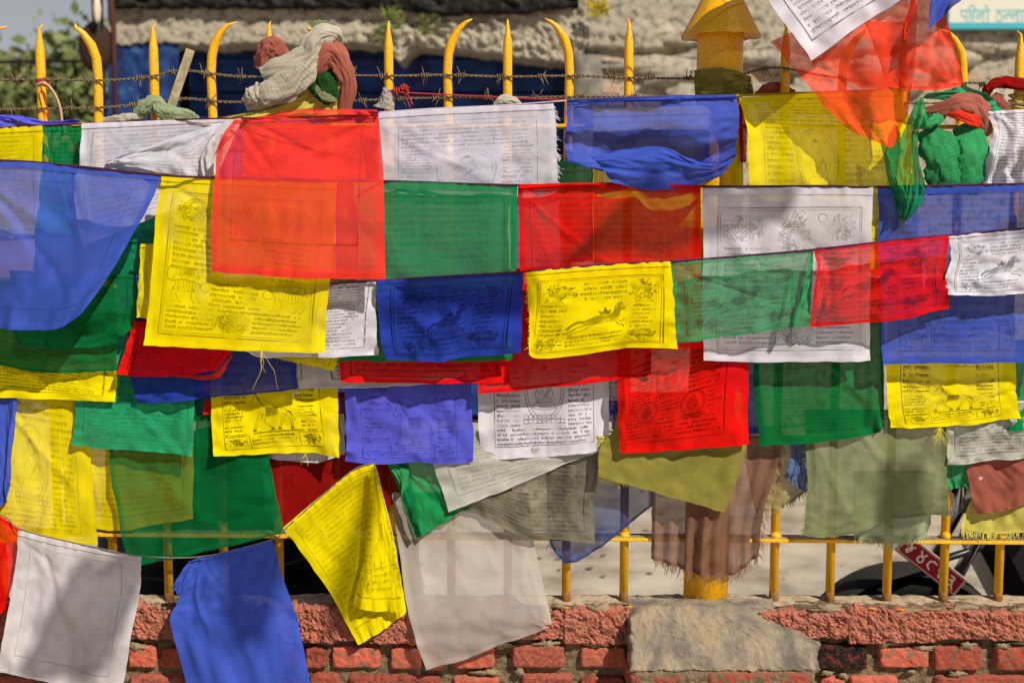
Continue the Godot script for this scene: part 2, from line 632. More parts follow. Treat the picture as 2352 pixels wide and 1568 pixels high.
func sheet(parent: Node3D, called: String, m: Material, z: float, T: Array, B: Array, L: Array, R: Array, o: Dictionary) -> MeshInstance3D:
	# a piece of cloth spanned between four edges, with folds; measured outline, real depth
	var zc: Array = o.get("zc", [0.0, 0.0, 0.0, 0.0])
	var t := pts(T, z, zc[0], zc[1])
	var b := pts(B, z, zc[3], zc[2])
	var l := pts(L, z, zc[0], zc[3]) if L.size() else [t[0], b[0]]
	var r := pts(R, z, zc[1], zc[2]) if R.size() else [t[-1], b[-1]]
	var nu: int = o.get("nu", 44)
	var nv: int = o.get("nv", 44)
	var sd: float = o.get("seed", 1.0)
	var amp: float = o.get("amp", 0.006)
	var rip: float = o.get("rip", 0.003)
	var rk: float = o.get("rk", 2.3)
	var fine: float = o.get("fine", 0.0012)
	var bumps: Array = o.get("b", [])
	var uvr: Array = o.get("uv", [0.0, 0.0, 1.0, 1.0])
	var rag: float = o.get("rag", 0.0)
	var stain: float = o.get("stain", 0.15)
	var pin: float = o.get("pin", 1.0)
	var shift: Vector3 = o.get("shift", Vector3())
	var cr := []
	var lr := RandomNumberGenerator.new()
	lr.seed = int(sd * 1000.0) + 3
	for k in o.get("creases", 7):
		# long pulls in the cloth that start near the cord
		var a0 := Vector2([0.0, 1.0, lr.randf()][k % 3], lr.randf_range(-0.05, 0.1))
		var a1 := Vector2(lr.randf(), lr.randf_range(0.4, 1.1))
		cr.append([a0, (a1 - a0).normalized(), (a1 - a0).length(), lr.randf_range(-0.006, 0.0068), lr.randf_range(0.018, 0.05)])
	var base := parent.position
	var weave: float = m.get_meta("weave", 1.0)
	var hemmed := 1.0 - (1.0 - weave) * (1.0 - weave)
	var P := PackedVector3Array()
	var C := PackedColorArray()
	var U := PackedVector2Array()
	for j in nv + 1:
		var v := float(j) / nv
		for i in nu + 1:
			var u := float(i) / nu
			var q: Vector3 = along(t, u) * (1 - v) + along(b, u) * v + along(l, v) * (1 - u) + along(r, v) * u
			q -= t[0] * (1 - u) * (1 - v) + t[-1] * u * (1 - v) + b[0] * (1 - u) * v + b[-1] * u * v
			var free := lerpf(1.0, smoothstep(0.0, 0.5, v), pin)
			var dz := amp * nz.get_noise_3d(u * 1.9, v * 1.6, sd * 7.3) * 2.0 * free
			dz += rip * sin(TAU * (rk * u + 0.35 * v + sd * 0.37)) * (0.25 + 0.75 * v)
			dz += fine * nz.get_noise_3d(u * 9.0 + v * 4.0, v * 3.0, sd * 3.1) * 2.0
			for k in bumps:
				var e := Vector2((u - k[0]) / k[2], (v - k[1]) / (k[4] if k.size() > 4 else k[2]))
				dz += k[3] * exp(-e.length_squared())
			dz += 0.007 * nz.get_noise_2d(u * 2.6, sd * 11.0) * 2.0 * smoothstep(0.82, 1.0, v) + 0.006 * nz.get_noise_2d(v * 2.6, sd * 13.0 + roundf(u)) * 2.0 * smoothstep(0.42, 0.5, absf(u - 0.5)) * v
			dz += 0.0022 * sin(u * 52.0 + 9.0 * nz.get_noise_2d(u * 3.0, sd)) * exp(-v * 11.0) * pin
			if o.has("zs"):
				dz += o.zs[0] * smoothstep(o.zs[1], o.zs[2], v)
			for k in cr:
				var rel: Vector2 = Vector2(u, v) - k[0]
				var al: float = rel.dot(k[1])
				var ds: float = rel.cross(k[1]) / (k[4] * (0.5 + al))
				dz += k[3] * exp(-ds * ds) * clampf(al * 5.0, 0.0, 1.0) * clampf((k[2] - al) * 4.0 + 0.3, 0.0, 1.0)
			if o.has("tri"):
				dz += o.tri * (absf(fmod(u * rk + sd, 1.0) - 0.5) * 2.0 - 0.5) * v
			var px := q.x
			var py := q.y
			if j == nv:
				py += rag * nz.get_noise_2d(u * 14.0, sd) * 8.0
			if i == nu or i == 0:
				px += rag * nz.get_noise_2d(v * 14.0, sd + i) * 5.0
			if j == nv or i == nu or i == 0:
				px += 2.2 * nz.get_noise_2d(v * 5.0 + i, sd * 1.7)
				py += 2.4 * nz.get_noise_2d(u * 5.0, sd * 2.7)
			var w := W(px, py, q.z)
			w.z += dz
			P.append(w + shift - base)
			var c := 1.0 + stain * nz.get_noise_3d(u * 1.3, v * 1.3, sd * 5.0 + 40.0) * 1.4 + stain * 0.6 * nz.get_noise_3d(u * 6.0, v * 6.0, sd * 5.0 + 80.0)
			var twice: bool = o.get("hem", true) and (i <= 1 or i >= nu - 1 or j >= nv - 1)
			C.append(Color(c, c, c * (1.0 - stain * 0.2), hemmed if twice else weave))
			U.append(Vector2(lerpf(uvr[0], uvr[2], u), lerpf(uvr[1], uvr[3], v)))
	var st := begin()
	for k in P.size():
		st.set_color(C[k])
		st.set_uv(U[k])
		st.add_vertex(P[k])
	for j in nv:
		for i in nu:
			var a := j * (nu + 1) + i
			for k in [a, a + 1, a + nu + 2, a, a + nu + 2, a + nu + 1]:
				st.add_index(k)
	st.generate_normals()
	st.generate_tangents()
	var mi := obj(called, st.commit(), m, parent)
	mi.set_meta("edge", [P, nu, nv])
	return mi

func strip(parent: Node3D, called: String, m: Material, mi: MeshInstance3D, v0: int, v1: int, off := 0.0025) -> void:
	# a turned-over hem: a second layer along some rows of a sheet, in front of it
	var e: Array = mi.get_meta("edge")
	var P: PackedVector3Array = e[0]
	var nu: int = e[1]
	var st := begin()
	for j in range(v0, v1 + 1):
		for i in nu + 1:
			st.set_uv(Vector2(float(i) / nu, 0.01 + 0.01 * (j - v0)))
			st.set_color(Color(1, 1, 1, m.get_meta("weave", 1.0)))
			var lift := off if j > v0 or v0 > 0 else off * 0.4
			st.add_vertex(P[j * (nu + 1) + i] + Vector3(0, 0, lift))
	for j in v1 - v0:
		for i in nu:
			var a := j * (nu + 1) + i
			for k in [a, a + 1, a + nu + 2, a, a + nu + 2, a + nu + 1]:
				st.add_index(k)
	st.generate_normals()
	st.generate_tangents()
	obj(called, st.commit(), m, parent)

func fringe(parent: Node3D, m: Material, mi: MeshInstance3D, which: String, length: float, n: int) -> void:
	# loose threads along a frayed edge
	var e: Array = mi.get_meta("edge")
	var P: PackedVector3Array = e[0]
	var nu: int = e[1]
	var nv: int = e[2]
	var st := begin(false)
	for k in n:
		var f := rng.randf()
		var a: Vector3
		var out_ := Vector3(0, -1, 0)
		if which == "bottom":
			var g := f * nu
			var i := mini(int(g), nu - 1)
			a = P[nv * (nu + 1) + i].lerp(P[nv * (nu + 1) + i + 1], g - i)
		else:
			var g := f * nv
			var i := mini(int(g), nv - 1)
			var c := 0 if which == "left" else nu
			a = P[i * (nu + 1) + c].lerp(P[(i + 1) * (nu + 1) + c], g - i)
			out_ = Vector3(-0.7 if which == "left" else 0.7, -0.7, 0)
		var l := length * rng.randf_range(0.35, 1.2)
		var sway := Vector3(rng.randf_range(-0.5, 0.5), rng.randf_range(-0.2, 0.3), rng.randf_range(-0.3, 0.4))
		var mid := a + (out_ + sway * 0.4) * l * 0.5
		var end := a + (out_ + sway * 1.2) * l
		var w := 0.0007
		var top := a - out_ * 0.004
		quad(st, top + Vector3(-w, 0, 0.001), top + Vector3(w, 0, 0.001), mid + Vector3(w, 0, 0), mid + Vector3(-w, 0, 0))
		quad(st, mid + Vector3(-w, 0, 0), mid + Vector3(w, 0, 0), end + Vector3(w * 0.5, 0, 0), end + Vector3(-w * 0.5, 0, 0))
	st.generate_normals()
	var f_ := obj("fringe", st.commit(), m, parent)
	f_.set_meta("kind", "stuff")

var flag_no := 0
func flag(label: String, dye: String, print_: String, alpha: float, z: float, T: Array, B: Array, L := [], R := [], o := {}, group := "prayer flags strung along the fence", category := "prayer flag") -> Node3D:
	flag_no += 1
	o = o.duplicate()
	if not o.has("seed"):
		o.seed = flag_no * 1.37
	var root := thing("prayer_flag", label, category, W(T[0], T[1], z) + o.get("shift", Vector3()), group)
	var m := cloth(dye, print_, alpha)
	var mi := sheet(root, "cloth", m, z, T, B, L, R, o)
	var plain := cloth(dye, "plain", alpha)
	if o.get("hem", true):
		strip(root, "top_hem", plain, mi, 0, 2)
		strip(root, "bottom_hem", plain, mi, int(o.get("nv", 44)) - 1, int(o.get("nv", 44)), 0.002)
	for side in o.get("fray", []):
		fringe(root, solid(dye), mi, side, o.get("fl", 0.02), o.get("fn", 120))
	return root

func solid(dye: String) -> StandardMaterial3D:
	var key := "thread/" + dye
	if not mats.has(key):
		mats[key] = mat(DYE[dye], 0.95)
	return mats[key]

func cord(called: String, label: String, col: Color, r: float, path: Array, z, category := "cord") -> MeshInstance3D:
	var p := []
	var src := pts(path, 0.0)
	for i in src.size():
		src[i].z = z[i] if z is Array else z
	var n := src.size() * 6
	for i in n + 1:
		var q := along(src, float(i) / n)
		p.append(W(q.x, q.y, q.z))
	var st := begin()
	tube(st, p, r, r, 6)
	var o := obj(called, done(st), mat(col, 0.9))
	tag(o, label, category)
	return o

# ------------------------------------------------------------------ the setting
func grid(nx: int, ny: int, f: Callable, smooth := true) -> ArrayMesh:
	# f(u, v) -> point; rows run downwards so that the outside faces the viewer
	var st := begin(smooth)
	for j in ny + 1:
		for i in nx + 1:
			st.add_vertex(f.call(float(i) / nx, float(j) / ny))
	for j in ny:
		for i in nx:
			var a := j * (nx + 1) + i
			for k in [a, a + 1, a + nx + 2, a, a + nx + 2, a + nx + 1]:
				st.add_index(k)
	st.generate_normals()
	return st.commit()

func build_setting() -> void:
	var gt := ntex(0.012, [Color(0.55, 0.50, 0.43), Color(0.70, 0.65, 0.57), Color(0.78, 0.73, 0.65)], [0.1, 0.5, 0.9], 3)
	var gm := mat(Color(1, 1, 1), 0.92, gt, 0.35, ntex(0.03, [], [], 4, 5, 512, true, 2.0), 0.5)
	var st := begin()
	quad(st, Vector3(-120, 0, -160), Vector3(120, 0, -160), Vector3(120, 0, 40), Vector3(-120, 0, 40))
	struct("ground", done(st), gm)
	# the slabs of the yard behind the fence: concrete bays with a narrow joint
	var pave := obj("concrete_yard", boxmesh(Vector3(0, 0.02, -3.2), Vector3(14, 0.04, 5.2), 0.01), gm)
	pave.set_meta("kind", "structure")
	var lit := begin(false)
	for k in 260:
		var p := Vector3(rng.randf_range(-2.6, 2.6), 0.046, rng.randf_range(-5.4, -1.4))
		var s := rng.randf_range(0.008, 0.03)
		var a := rng.randf() * TAU
		var d := Vector3(cos(a), 0.15, sin(a)) * s
		var e := Vector3(-sin(a), 0.25, cos(a)) * s * rng.randf_range(0.3, 0.8)
		quad(lit, p - d, p - e + Vector3(0, s * 0.3, 0), p + d, p + e)
	lit.generate_normals()
	var lo := obj("litter", lit.commit(), mat(Color(0.44, 0.37, 0.27), 0.9))
	lo.set_meta("kind", "stuff")
	tag(lo, "dry leaves and scraps scattered on the pale yard behind the fence", "litter")

const BZ := -6.5               # depth of the building's front
func build_building() -> void:
	var plaster := mat(Color(1, 1, 1), 0.95, ntex(0.014, [Color(0.36, 0.34, 0.30), Color(0.60, 0.57, 0.50), Color(0.68, 0.64, 0.57), Color(0.65, 0.60, 0.51)], [0.12, 0.36, 0.62, 0.9], 21), 1.6, ntex(0.03, [], [], 22, 6, 512, true, 5.0), 0.8)
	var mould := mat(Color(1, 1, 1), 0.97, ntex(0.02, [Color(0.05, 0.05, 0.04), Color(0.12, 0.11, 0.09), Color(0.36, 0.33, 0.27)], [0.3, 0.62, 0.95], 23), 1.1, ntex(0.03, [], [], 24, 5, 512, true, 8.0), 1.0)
	var blue := mat(Color(1, 1, 1), 0.7, ntex(0.015, [Color(0.04, 0.11, 0.27), Color(0.07, 0.19, 0.41), Color(0.13, 0.28, 0.49), Color(0.52, 0.52, 0.48)], [0.2, 0.5, 0.76, 0.9], 25), 0.8)
	var b := thing("shop_building", "weathered concrete shop building with recessed blue front behind the fence", "building", Vector3(W(1000, 600, BZ).x, 0, BZ))
	var o := b.position
	# fascia: a rough, broken concrete lintel with an uneven lower edge
	var low := func(x: float) -> float:
		if x < 870.0:
			return 100.0 + 3.0 * sin(x * 0.03)
		if x < 960.0:
			return lerpf(100.0, 138.0, smoothstep(870, 920, x)) - 30.0 * smoothstep(915, 960, x)
		return lerpf(108.0, 142.0, smoothstep(960, 1330, x))
	var lip := func(u: float, v: float) -> Vector3:
		var x := lerpf(246, 1340, u)
		var yb: float = low.call(x)
		var y: float = [20.0, 20.0][0] + (yb - 20.0) * minf(v * 1.35, 1.0)
		var p := W(x, y, BZ)
		var wild := smoothstep(780.0, 900.0, x)
		p.z += lerpf(0.012, 0.06, wild) * nz.get_noise_2d(x * 0.011, v * 2.4) + lerpf(0.006, 0.035, wild) * nz.get_noise_2d(x * 0.05, v * 6.0) + lerpf(0.002, 0.010, wild) * nz.get_noise_2d(x * 0.15, v * 16.0) - maxf(v - 0.74, 0.0) * 2.2
		p.y += 0.02 * nz.get_noise_2d(x * 0.04, 3.0)
		return p - o
	obj("lintel", grid(260, 40, lip), plaster, b)
	var top := func(u: float, v: float) -> Vector3:
		var x := lerpf(246, 1330, u)
		var y := lerpf(-40, 15.0 + 9.0 * nz.get_noise_2d(x * 0.012, 9.0) + 14.0 * smoothstep(840, 1000, x) - 20.0 * smoothstep(1180, 1330, x), minf(v * 1.2, 1.0))
		var p := W(x, y, BZ + 0.09)
		p.z += 0.06 * nz.get_noise_2d(x * 0.02, v * 3.0) - maxf(v - 0.83, 0.0) * 1.4
		return p - o
	obj("mouldy_eave", grid(100, 12, top), mould, b)
	var a := W(246, -40, BZ)
	var c := W(1340, 1060, BZ)
	# deep side walls and the recess
	var q := W(410, 100, BZ)
	obj("blue_wall", grid(24, 30, func(u: float, v: float) -> Vector3:
		var p := W(lerpf(246, 410, u), lerpf(88, 1075, v), BZ - 0.03)
		p.z += 0.03 * nz.get_noise_2d(u * 5.0, v * 18.0)
		return p - o), blue, b)
	var back := W(800, 200, BZ - 0.55)
	var dim := mat(Color(1, 1, 1), 0.6, ntex(0.01, [Color(0.03, 0.11, 0.30), Color(0.05, 0.19, 0.43), Color(0.10, 0.27, 0.52)], [0.2, 0.55, 0.9], 27), 0.6)
	for k in 13:
		var h := 0.235
		var y := 3.02 - k * h
		obj("shutter_plank", boxmesh(Vector3((q.x + c.x) * 0.5, y, BZ - 0.5) - o, Vector3(c.x - q.x + 0.1, h - 0.012, 0.03), 0.008), dim, b)
		if k % 2 == 0:
			obj("shutter_rail", boxmesh(Vector3((q.x + c.x) * 0.5, y - h * 0.5, BZ - 0.465) - o, Vector3(c.x - q.x + 0.1, 0.045, 0.04), 0.006), dim, b)
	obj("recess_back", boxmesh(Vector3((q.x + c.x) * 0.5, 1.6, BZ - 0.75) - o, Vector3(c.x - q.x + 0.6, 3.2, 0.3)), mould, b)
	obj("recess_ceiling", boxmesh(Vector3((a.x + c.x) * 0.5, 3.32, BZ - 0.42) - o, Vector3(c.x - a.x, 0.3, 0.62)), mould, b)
	# right-hand pier and the brick wall with its plaster
	obj("pier", grid(10, 30, func(u: float, v: float) -> Vector3:
		var p := W(lerpf(1306, 1387, u), lerpf(125, 1075, v), BZ + 0.02)
		p.z += 0.03 * nz.get_noise_2d(u * 2.0, v * 14.0) - 0.06 * pow(absf(u - 0.5) * 2.0, 4.0)
		return p - o), mat(Color(1, 1, 1), 0.95, ntex(0.02, [Color(0.42, 0.41, 0.37), Color(0.58, 0.55, 0.49)], [0.3, 0.8], 28), 0.8), b)
	var e := W(1330, 300, BZ)
	var f := W(2600, 300, BZ)
	obj("wall_core", boxmesh(Vector3((e.x + f.x) * 0.5, 2.2, BZ - 0.22) - o, Vector3(f.x - e.x, 4.4, 0.3)), plaster, b)
	obj("upper_wall", boxmesh(Vector3((a.x + f.x) * 0.5, 4.35, BZ - 0.35) - o, Vector3(f.x - a.x, 1.5, 0.5)), plaster, b)
	var bm := []
	var tones := [[Color(0.64, 0.53, 0.43), Color(0.72, 0.64, 0.53)], [Color(0.68, 0.53, 0.44), Color(0.73, 0.65, 0.55)], [Color(0.64, 0.59, 0.49), Color(0.74, 0.68, 0.58)]]
	for k in 3:
		bm.append(mat(Color(1, 1, 1), 0.95, ntex(0.03, tones[k], [0.35, 0.75], 30 + k), 2.0))
	var bricks := []
	for k in 5:
		var s := Vector3(0.252 + rng.randf_range(-0.012, 0.012), 0.092, 0.1)
		bricks.append(boxmesh(Vector3(), s, 0.02))
	var row := 0
	var y := 3.25
	while y > 2.15:
		var x: float = W(1392, 300, BZ).x + (0.13 if row % 2 else 0.0)
		while x < f.x - 1.2:
			if rng.randf() < 0.93:
				var br := obj("brick", bricks[rng.randi() % 5], bm[rng.randi() % 3], b)
				br.position = Vector3(x, y, BZ - 0.115 + rng.randf_range(-0.012, 0.012)) - o
				br.rotation.z = rng.randf_range(-0.02, 0.02)
			x += 0.265
		y -= 0.1
		row += 1
	# patches of plaster that still cling to the bricks
	for k in 30:
		var px := rng.randf_range(1420, 2330)
		var py := rng.randf_range(20, 240)
		if k < 9:
			py = rng.randf_range(-10, 90)
		var rx := rng.randf_range(50, 120)
		var ry := rng.randf_range(18, 46)
		var st := begin()
		var ctr := W(px, py, BZ + 0.005) - o
		var n := 22
		var rim := []
		for i in n:
			var an := TAU * i / n
			var rr := 1.0 + 0.5 * nz.get_noise_2d(cos(an) * 1.5 + k * 9.0, sin(an) * 1.5)
			rim.append(W(px + cos(an) * rx * rr, py + sin(an) * ry * rr, BZ - 0.01) - o)
		for i in n:
			var p0: Vector3 = rim[i]
			var p1: Vector3 = rim[(i + 1) % n]
			tri(st, ctr, p1, p0)
			quad(st, p0, p1, p1 - Vector3(0, 0, 0.03), p0 - Vector3(0, 0, 0.03))
		obj("plaster_patch", done(st), plaster, b)
	obj("plaster_face", grid(140, 40, func(u: float, v: float) -> Vector3:
		var x := lerpf(1330, 2560, u)
		var p := W(x, lerpf(-60, 118.0 + 26.0 * nz.get_noise_2d(u * 7.0, 2.0), v), BZ - 0.005)
		p.z += 0.02 * nz.get_noise_2d(p.x * 3.0, p.y * 3.0) + 0.008 * nz.get_noise_2d(p.x * 11.0, p.y * 11.0) - (0.05 if v > 0.97 else 0.0)
		return p - o), plaster, b)
	# plants rooting in the broken lintel
	var lm := mat(Color(0.36, 0.40, 0.18), 0.8)
	for s in [[905, 30, 9], [880, 66, 6], [985, 50, 5], [1376, 10, 9]]:
		var plant := thing("wall_plant", "small green plant in the cracked lintel, " + ["its largest tuft", "leftmost tuft", "right-hand tuft near the bent spike", "lone yellowish leaf by the pier"][[905, 880, 985, 1376].find(s[0])], "plant", W(s[0], s[1], BZ + 0.1))
		var st := begin(false)
		for i in s[2] * 4:
			var d := Vector3(rng.randf_range(-1, 1), rng.randf_range(-1.4, 0.4), rng.randf_range(0, 1)) * 0.07
			var w := Vector3(rng.randf_range(-1, 1), rng.randf_range(-1, 1), 0.3).normalized() * 0.025
			tri(st, d, d + w * 2.2, d + Vector3(-w.y, w.x, 0.01) * 1.6)
		obj("leaves", done(st), lm if s[0] != 1376 else mat(Color(0.66, 0.58, 0.08), 0.8), plant)
	# sign board
	var sb := thing("sign_board", "cream sign board with turquoise lower edge and turquoise writing", "sign", W(2352, 20, BZ + 0.06))
	var p0 := W(2178, 66, BZ + 0.06) - sb.position
	var p1 := W(2178, -150, BZ + 0.06) - sb.position
	var wd := 1.9
	var im := Image.create(1024, 512, false, Image.FORMAT_RGB8)
	im.fill(Color(0.84, 0.83, 0.76))
	im.fill_rect(Rect2i(0, 480, 1024, 32), Color(0.25, 0.66, 0.72))
	var tm := mat(Color(1, 1, 1), 0.5)
	tm.albedo_texture = ImageTexture.create_from_image(sign_writing(im))
	var st2 := begin(false)
	var hh := p1.y - p0.y
	for k in [[0, 0, 0, 1], [1, 0, 1, 1], [1, 1, 1, 0], [0, 0, 0, 1], [1, 1, 1, 0], [0, 1, 0, 0]]:
		st2.set_uv(Vector2(k[2] if false else k[0], 1 - k[1]))
		st2.add_vertex(Vector3(p0.x + k[0] * wd, p0.y + k[1] * hh, 0.022))
	st2.generate_normals()
	obj("board_face", st2.commit(), tm, sb)
	obj("board", boxmesh(Vector3(p0.x + wd * 0.5, p0.y + hh * 0.5, 0.0), Vector3(wd + 0.02, hh + 0.02, 0.04), 0.006), mat(Color(0.35, 0.62, 0.66), 0.5), sb)
	# the black pole with its lamp and the rusty pipe on the left corner
	var pole := thing("service_pole", "black service pole at the left corner of the shop building", "pole", Vector3(W(232, 300, BZ + 0.3).x, 0, BZ + 0.3))
	var sp := begin()
	tube(sp, [Vector3(0, 0, 0), Vector3(0, 5, 0)], 0.045, 0.04, 12)
	obj("pole", done(sp), mat(Color(0.05, 0.05, 0.05), 0.6), pole)
	var lamp := begin()
	var ly := W(240, 25, BZ + 0.3).y
	tube(lamp, [Vector3(0.03, ly - 0.1, 0.1), Vector3(0.03, ly - 0.07, 0.1), Vector3(0.03, ly, 0.1), Vector3(0.03, ly + 0.06, 0.1), Vector3(0.03, ly + 0.09, 0.1)], 0, 0, 12, [0.01, 0.022, 0.03, 0.022, 0.01])
	obj("insulator", done(lamp), mat(Color(0.85, 0.78, 0.68), 0.3), pole)
	var pipe := begin()
	var px2: float = W(258, 100, BZ + 0.3).x - pole.position.x
	tube(pipe, [Vector3(px2, 2.4, 0), Vector3(px2 + 0.01, 3.1, 0), Vector3(px2 - 0.03, 3.6, 0)], 0.02, 0.02, 8)
	obj("rusty_pipe", done(pipe), mat(Color(0.32, 0.17, 0.14), 0.9), pole)
	# round dark dish seen edge-on beside the pole
	var dish := thing("satellite_dish", "round dark brown dish fixed left of the black pole", "satellite dish", W(212, 105, BZ + 0.35))
	var ds := begin()
	var prof := []
	for i in 7:
		prof.append(0.165 * sin(i / 6.0 * PI * 0.5))
	for i in 6:
		for k in 24:
			var a0 := TAU * k / 24
			var a1 := TAU * (k + 1) / 24
			var r0: float = prof[i]
			var r1: float = prof[i + 1]
			var z0 := 0.08 * (1.0 - cos(i / 6.0 * PI * 0.5))
			var z1 := 0.08 * (1.0 - cos((i + 1) / 6.0 * PI * 0.5))
			quad(ds, Vector3(cos(a0) * r0 * 0.8, sin(a0) * r0 * 1.15, -z0), Vector3(cos(a0) * r1 * 0.8, sin(a0) * r1 * 1.15, -z1), Vector3(cos(a1) * r1 * 0.8, sin(a1) * r1 * 1.15, -z1), Vector3(cos(a1) * r0 * 0.8, sin(a1) * r0 * 1.15, -z0))
	obj("dish", done(ds), mat(Color(0.22, 0.14, 0.09), 0.9), dish)
	obj("dish_arm", boxmesh(Vector3(0.09, 0, -0.06), Vector3(0.16, 0.03, 0.03), 0.004), mat(Color(0.1, 0.09, 0.08), 0.8), dish)

func sign_writing(im: Image) -> Image:
	# stroke lettering of the visible line, and the feet of the line above
	N = 1024
	buf.resize(N * N)
	buf.fill(1.0)
	var s := 76.0
	var y := 352.0
	var x := 40.0
	var w := 11.0
	var bar := func(x0: float, x1: float) -> void: stroke(x0, y, x1, y, w)
	bar.call(x, x + 250)
	# pa
	line([x + 50, y, x + 50, y + s], w)
	line([x + 8, y, x + 10, y + 34, x + 26, y + 44, x + 50, y + 40], w)
	# hi: the short i stands before the h
	line([x + 78, y, x + 78, y + s], w)
	ring(x + 98, y - 6, 24, 30, w, PI, TAU)
	line([x + 118, y, x + 118, y + 18, x + 96, y + 22, x + 98, y + 40, x + 122, y + 40, x + 104, y + 58, x + 116, y + 78], w)
	# lo
	ring(x + 158, y + 38, 15, 17, w, 1.2, TAU + 0.6)
	ring(x + 186, y + 36, 14, 18, w, PI, TAU)
	line([x + 200, y, x + 200, y + s], w)
	line([x + 236, y, x + 236, y + s], w)
	line([x + 236, y, x + 226, y - 26, x + 206, y - 36], w)
	x += 300
	bar.call(x, x + 400)
	# tha
	line([x + 34, y, x + 34, y + 16], w)
	ring(x + 34, y + 44, 26, 28, w, -PI * 0.9, PI * 0.9)
	# double l
	for k in 2:
		ring(x + 92 + k * 60, y + 38, 14, 17, w, 1.2, TAU + 0.6)
		ring(x + 118 + k * 60, y + 36, 12, 18, w, PI, TAU)
	line([x + 192, y, x + 192, y + s], w)
	line([x + 226, y, x + 226, y + s], w)
	# ma
	line([x + 258, y, x + 258, y + 52, x + 250, y + 60, x + 268, y + 52, x + 300, y + 52], w)
	line([x + 302, y, x + 302, y + s], w)
	line([x + 340, y, x + 340, y + s], w)
	# the line above
	ring(310, 235, 34, 24, 12, 0, PI)
	ring(640, 235, 34, 24, 12, 0, PI)
	stroke(40, 190, 900, 190, w)
	for k in 9:
		stroke(120 + k * 85, 190, 120 + k * 85, 225, w)
	for yy in 512:
		for xx in 1024:
			var sx := int((xx - 45) / 0.47 + 40)
			var sy := int((yy - 415) / 0.8 + 352)
			if sx < 0 or sy < 0 or sx >= N or sy >= N:
				continue
			var v := buf[sy * N + sx]
			if v < 0.99:
				im.set_pixel(xx, yy, Color(0.34, 0.66, 0.68).lerp(im.get_pixel(xx, yy), v))
	N = 512
	return im

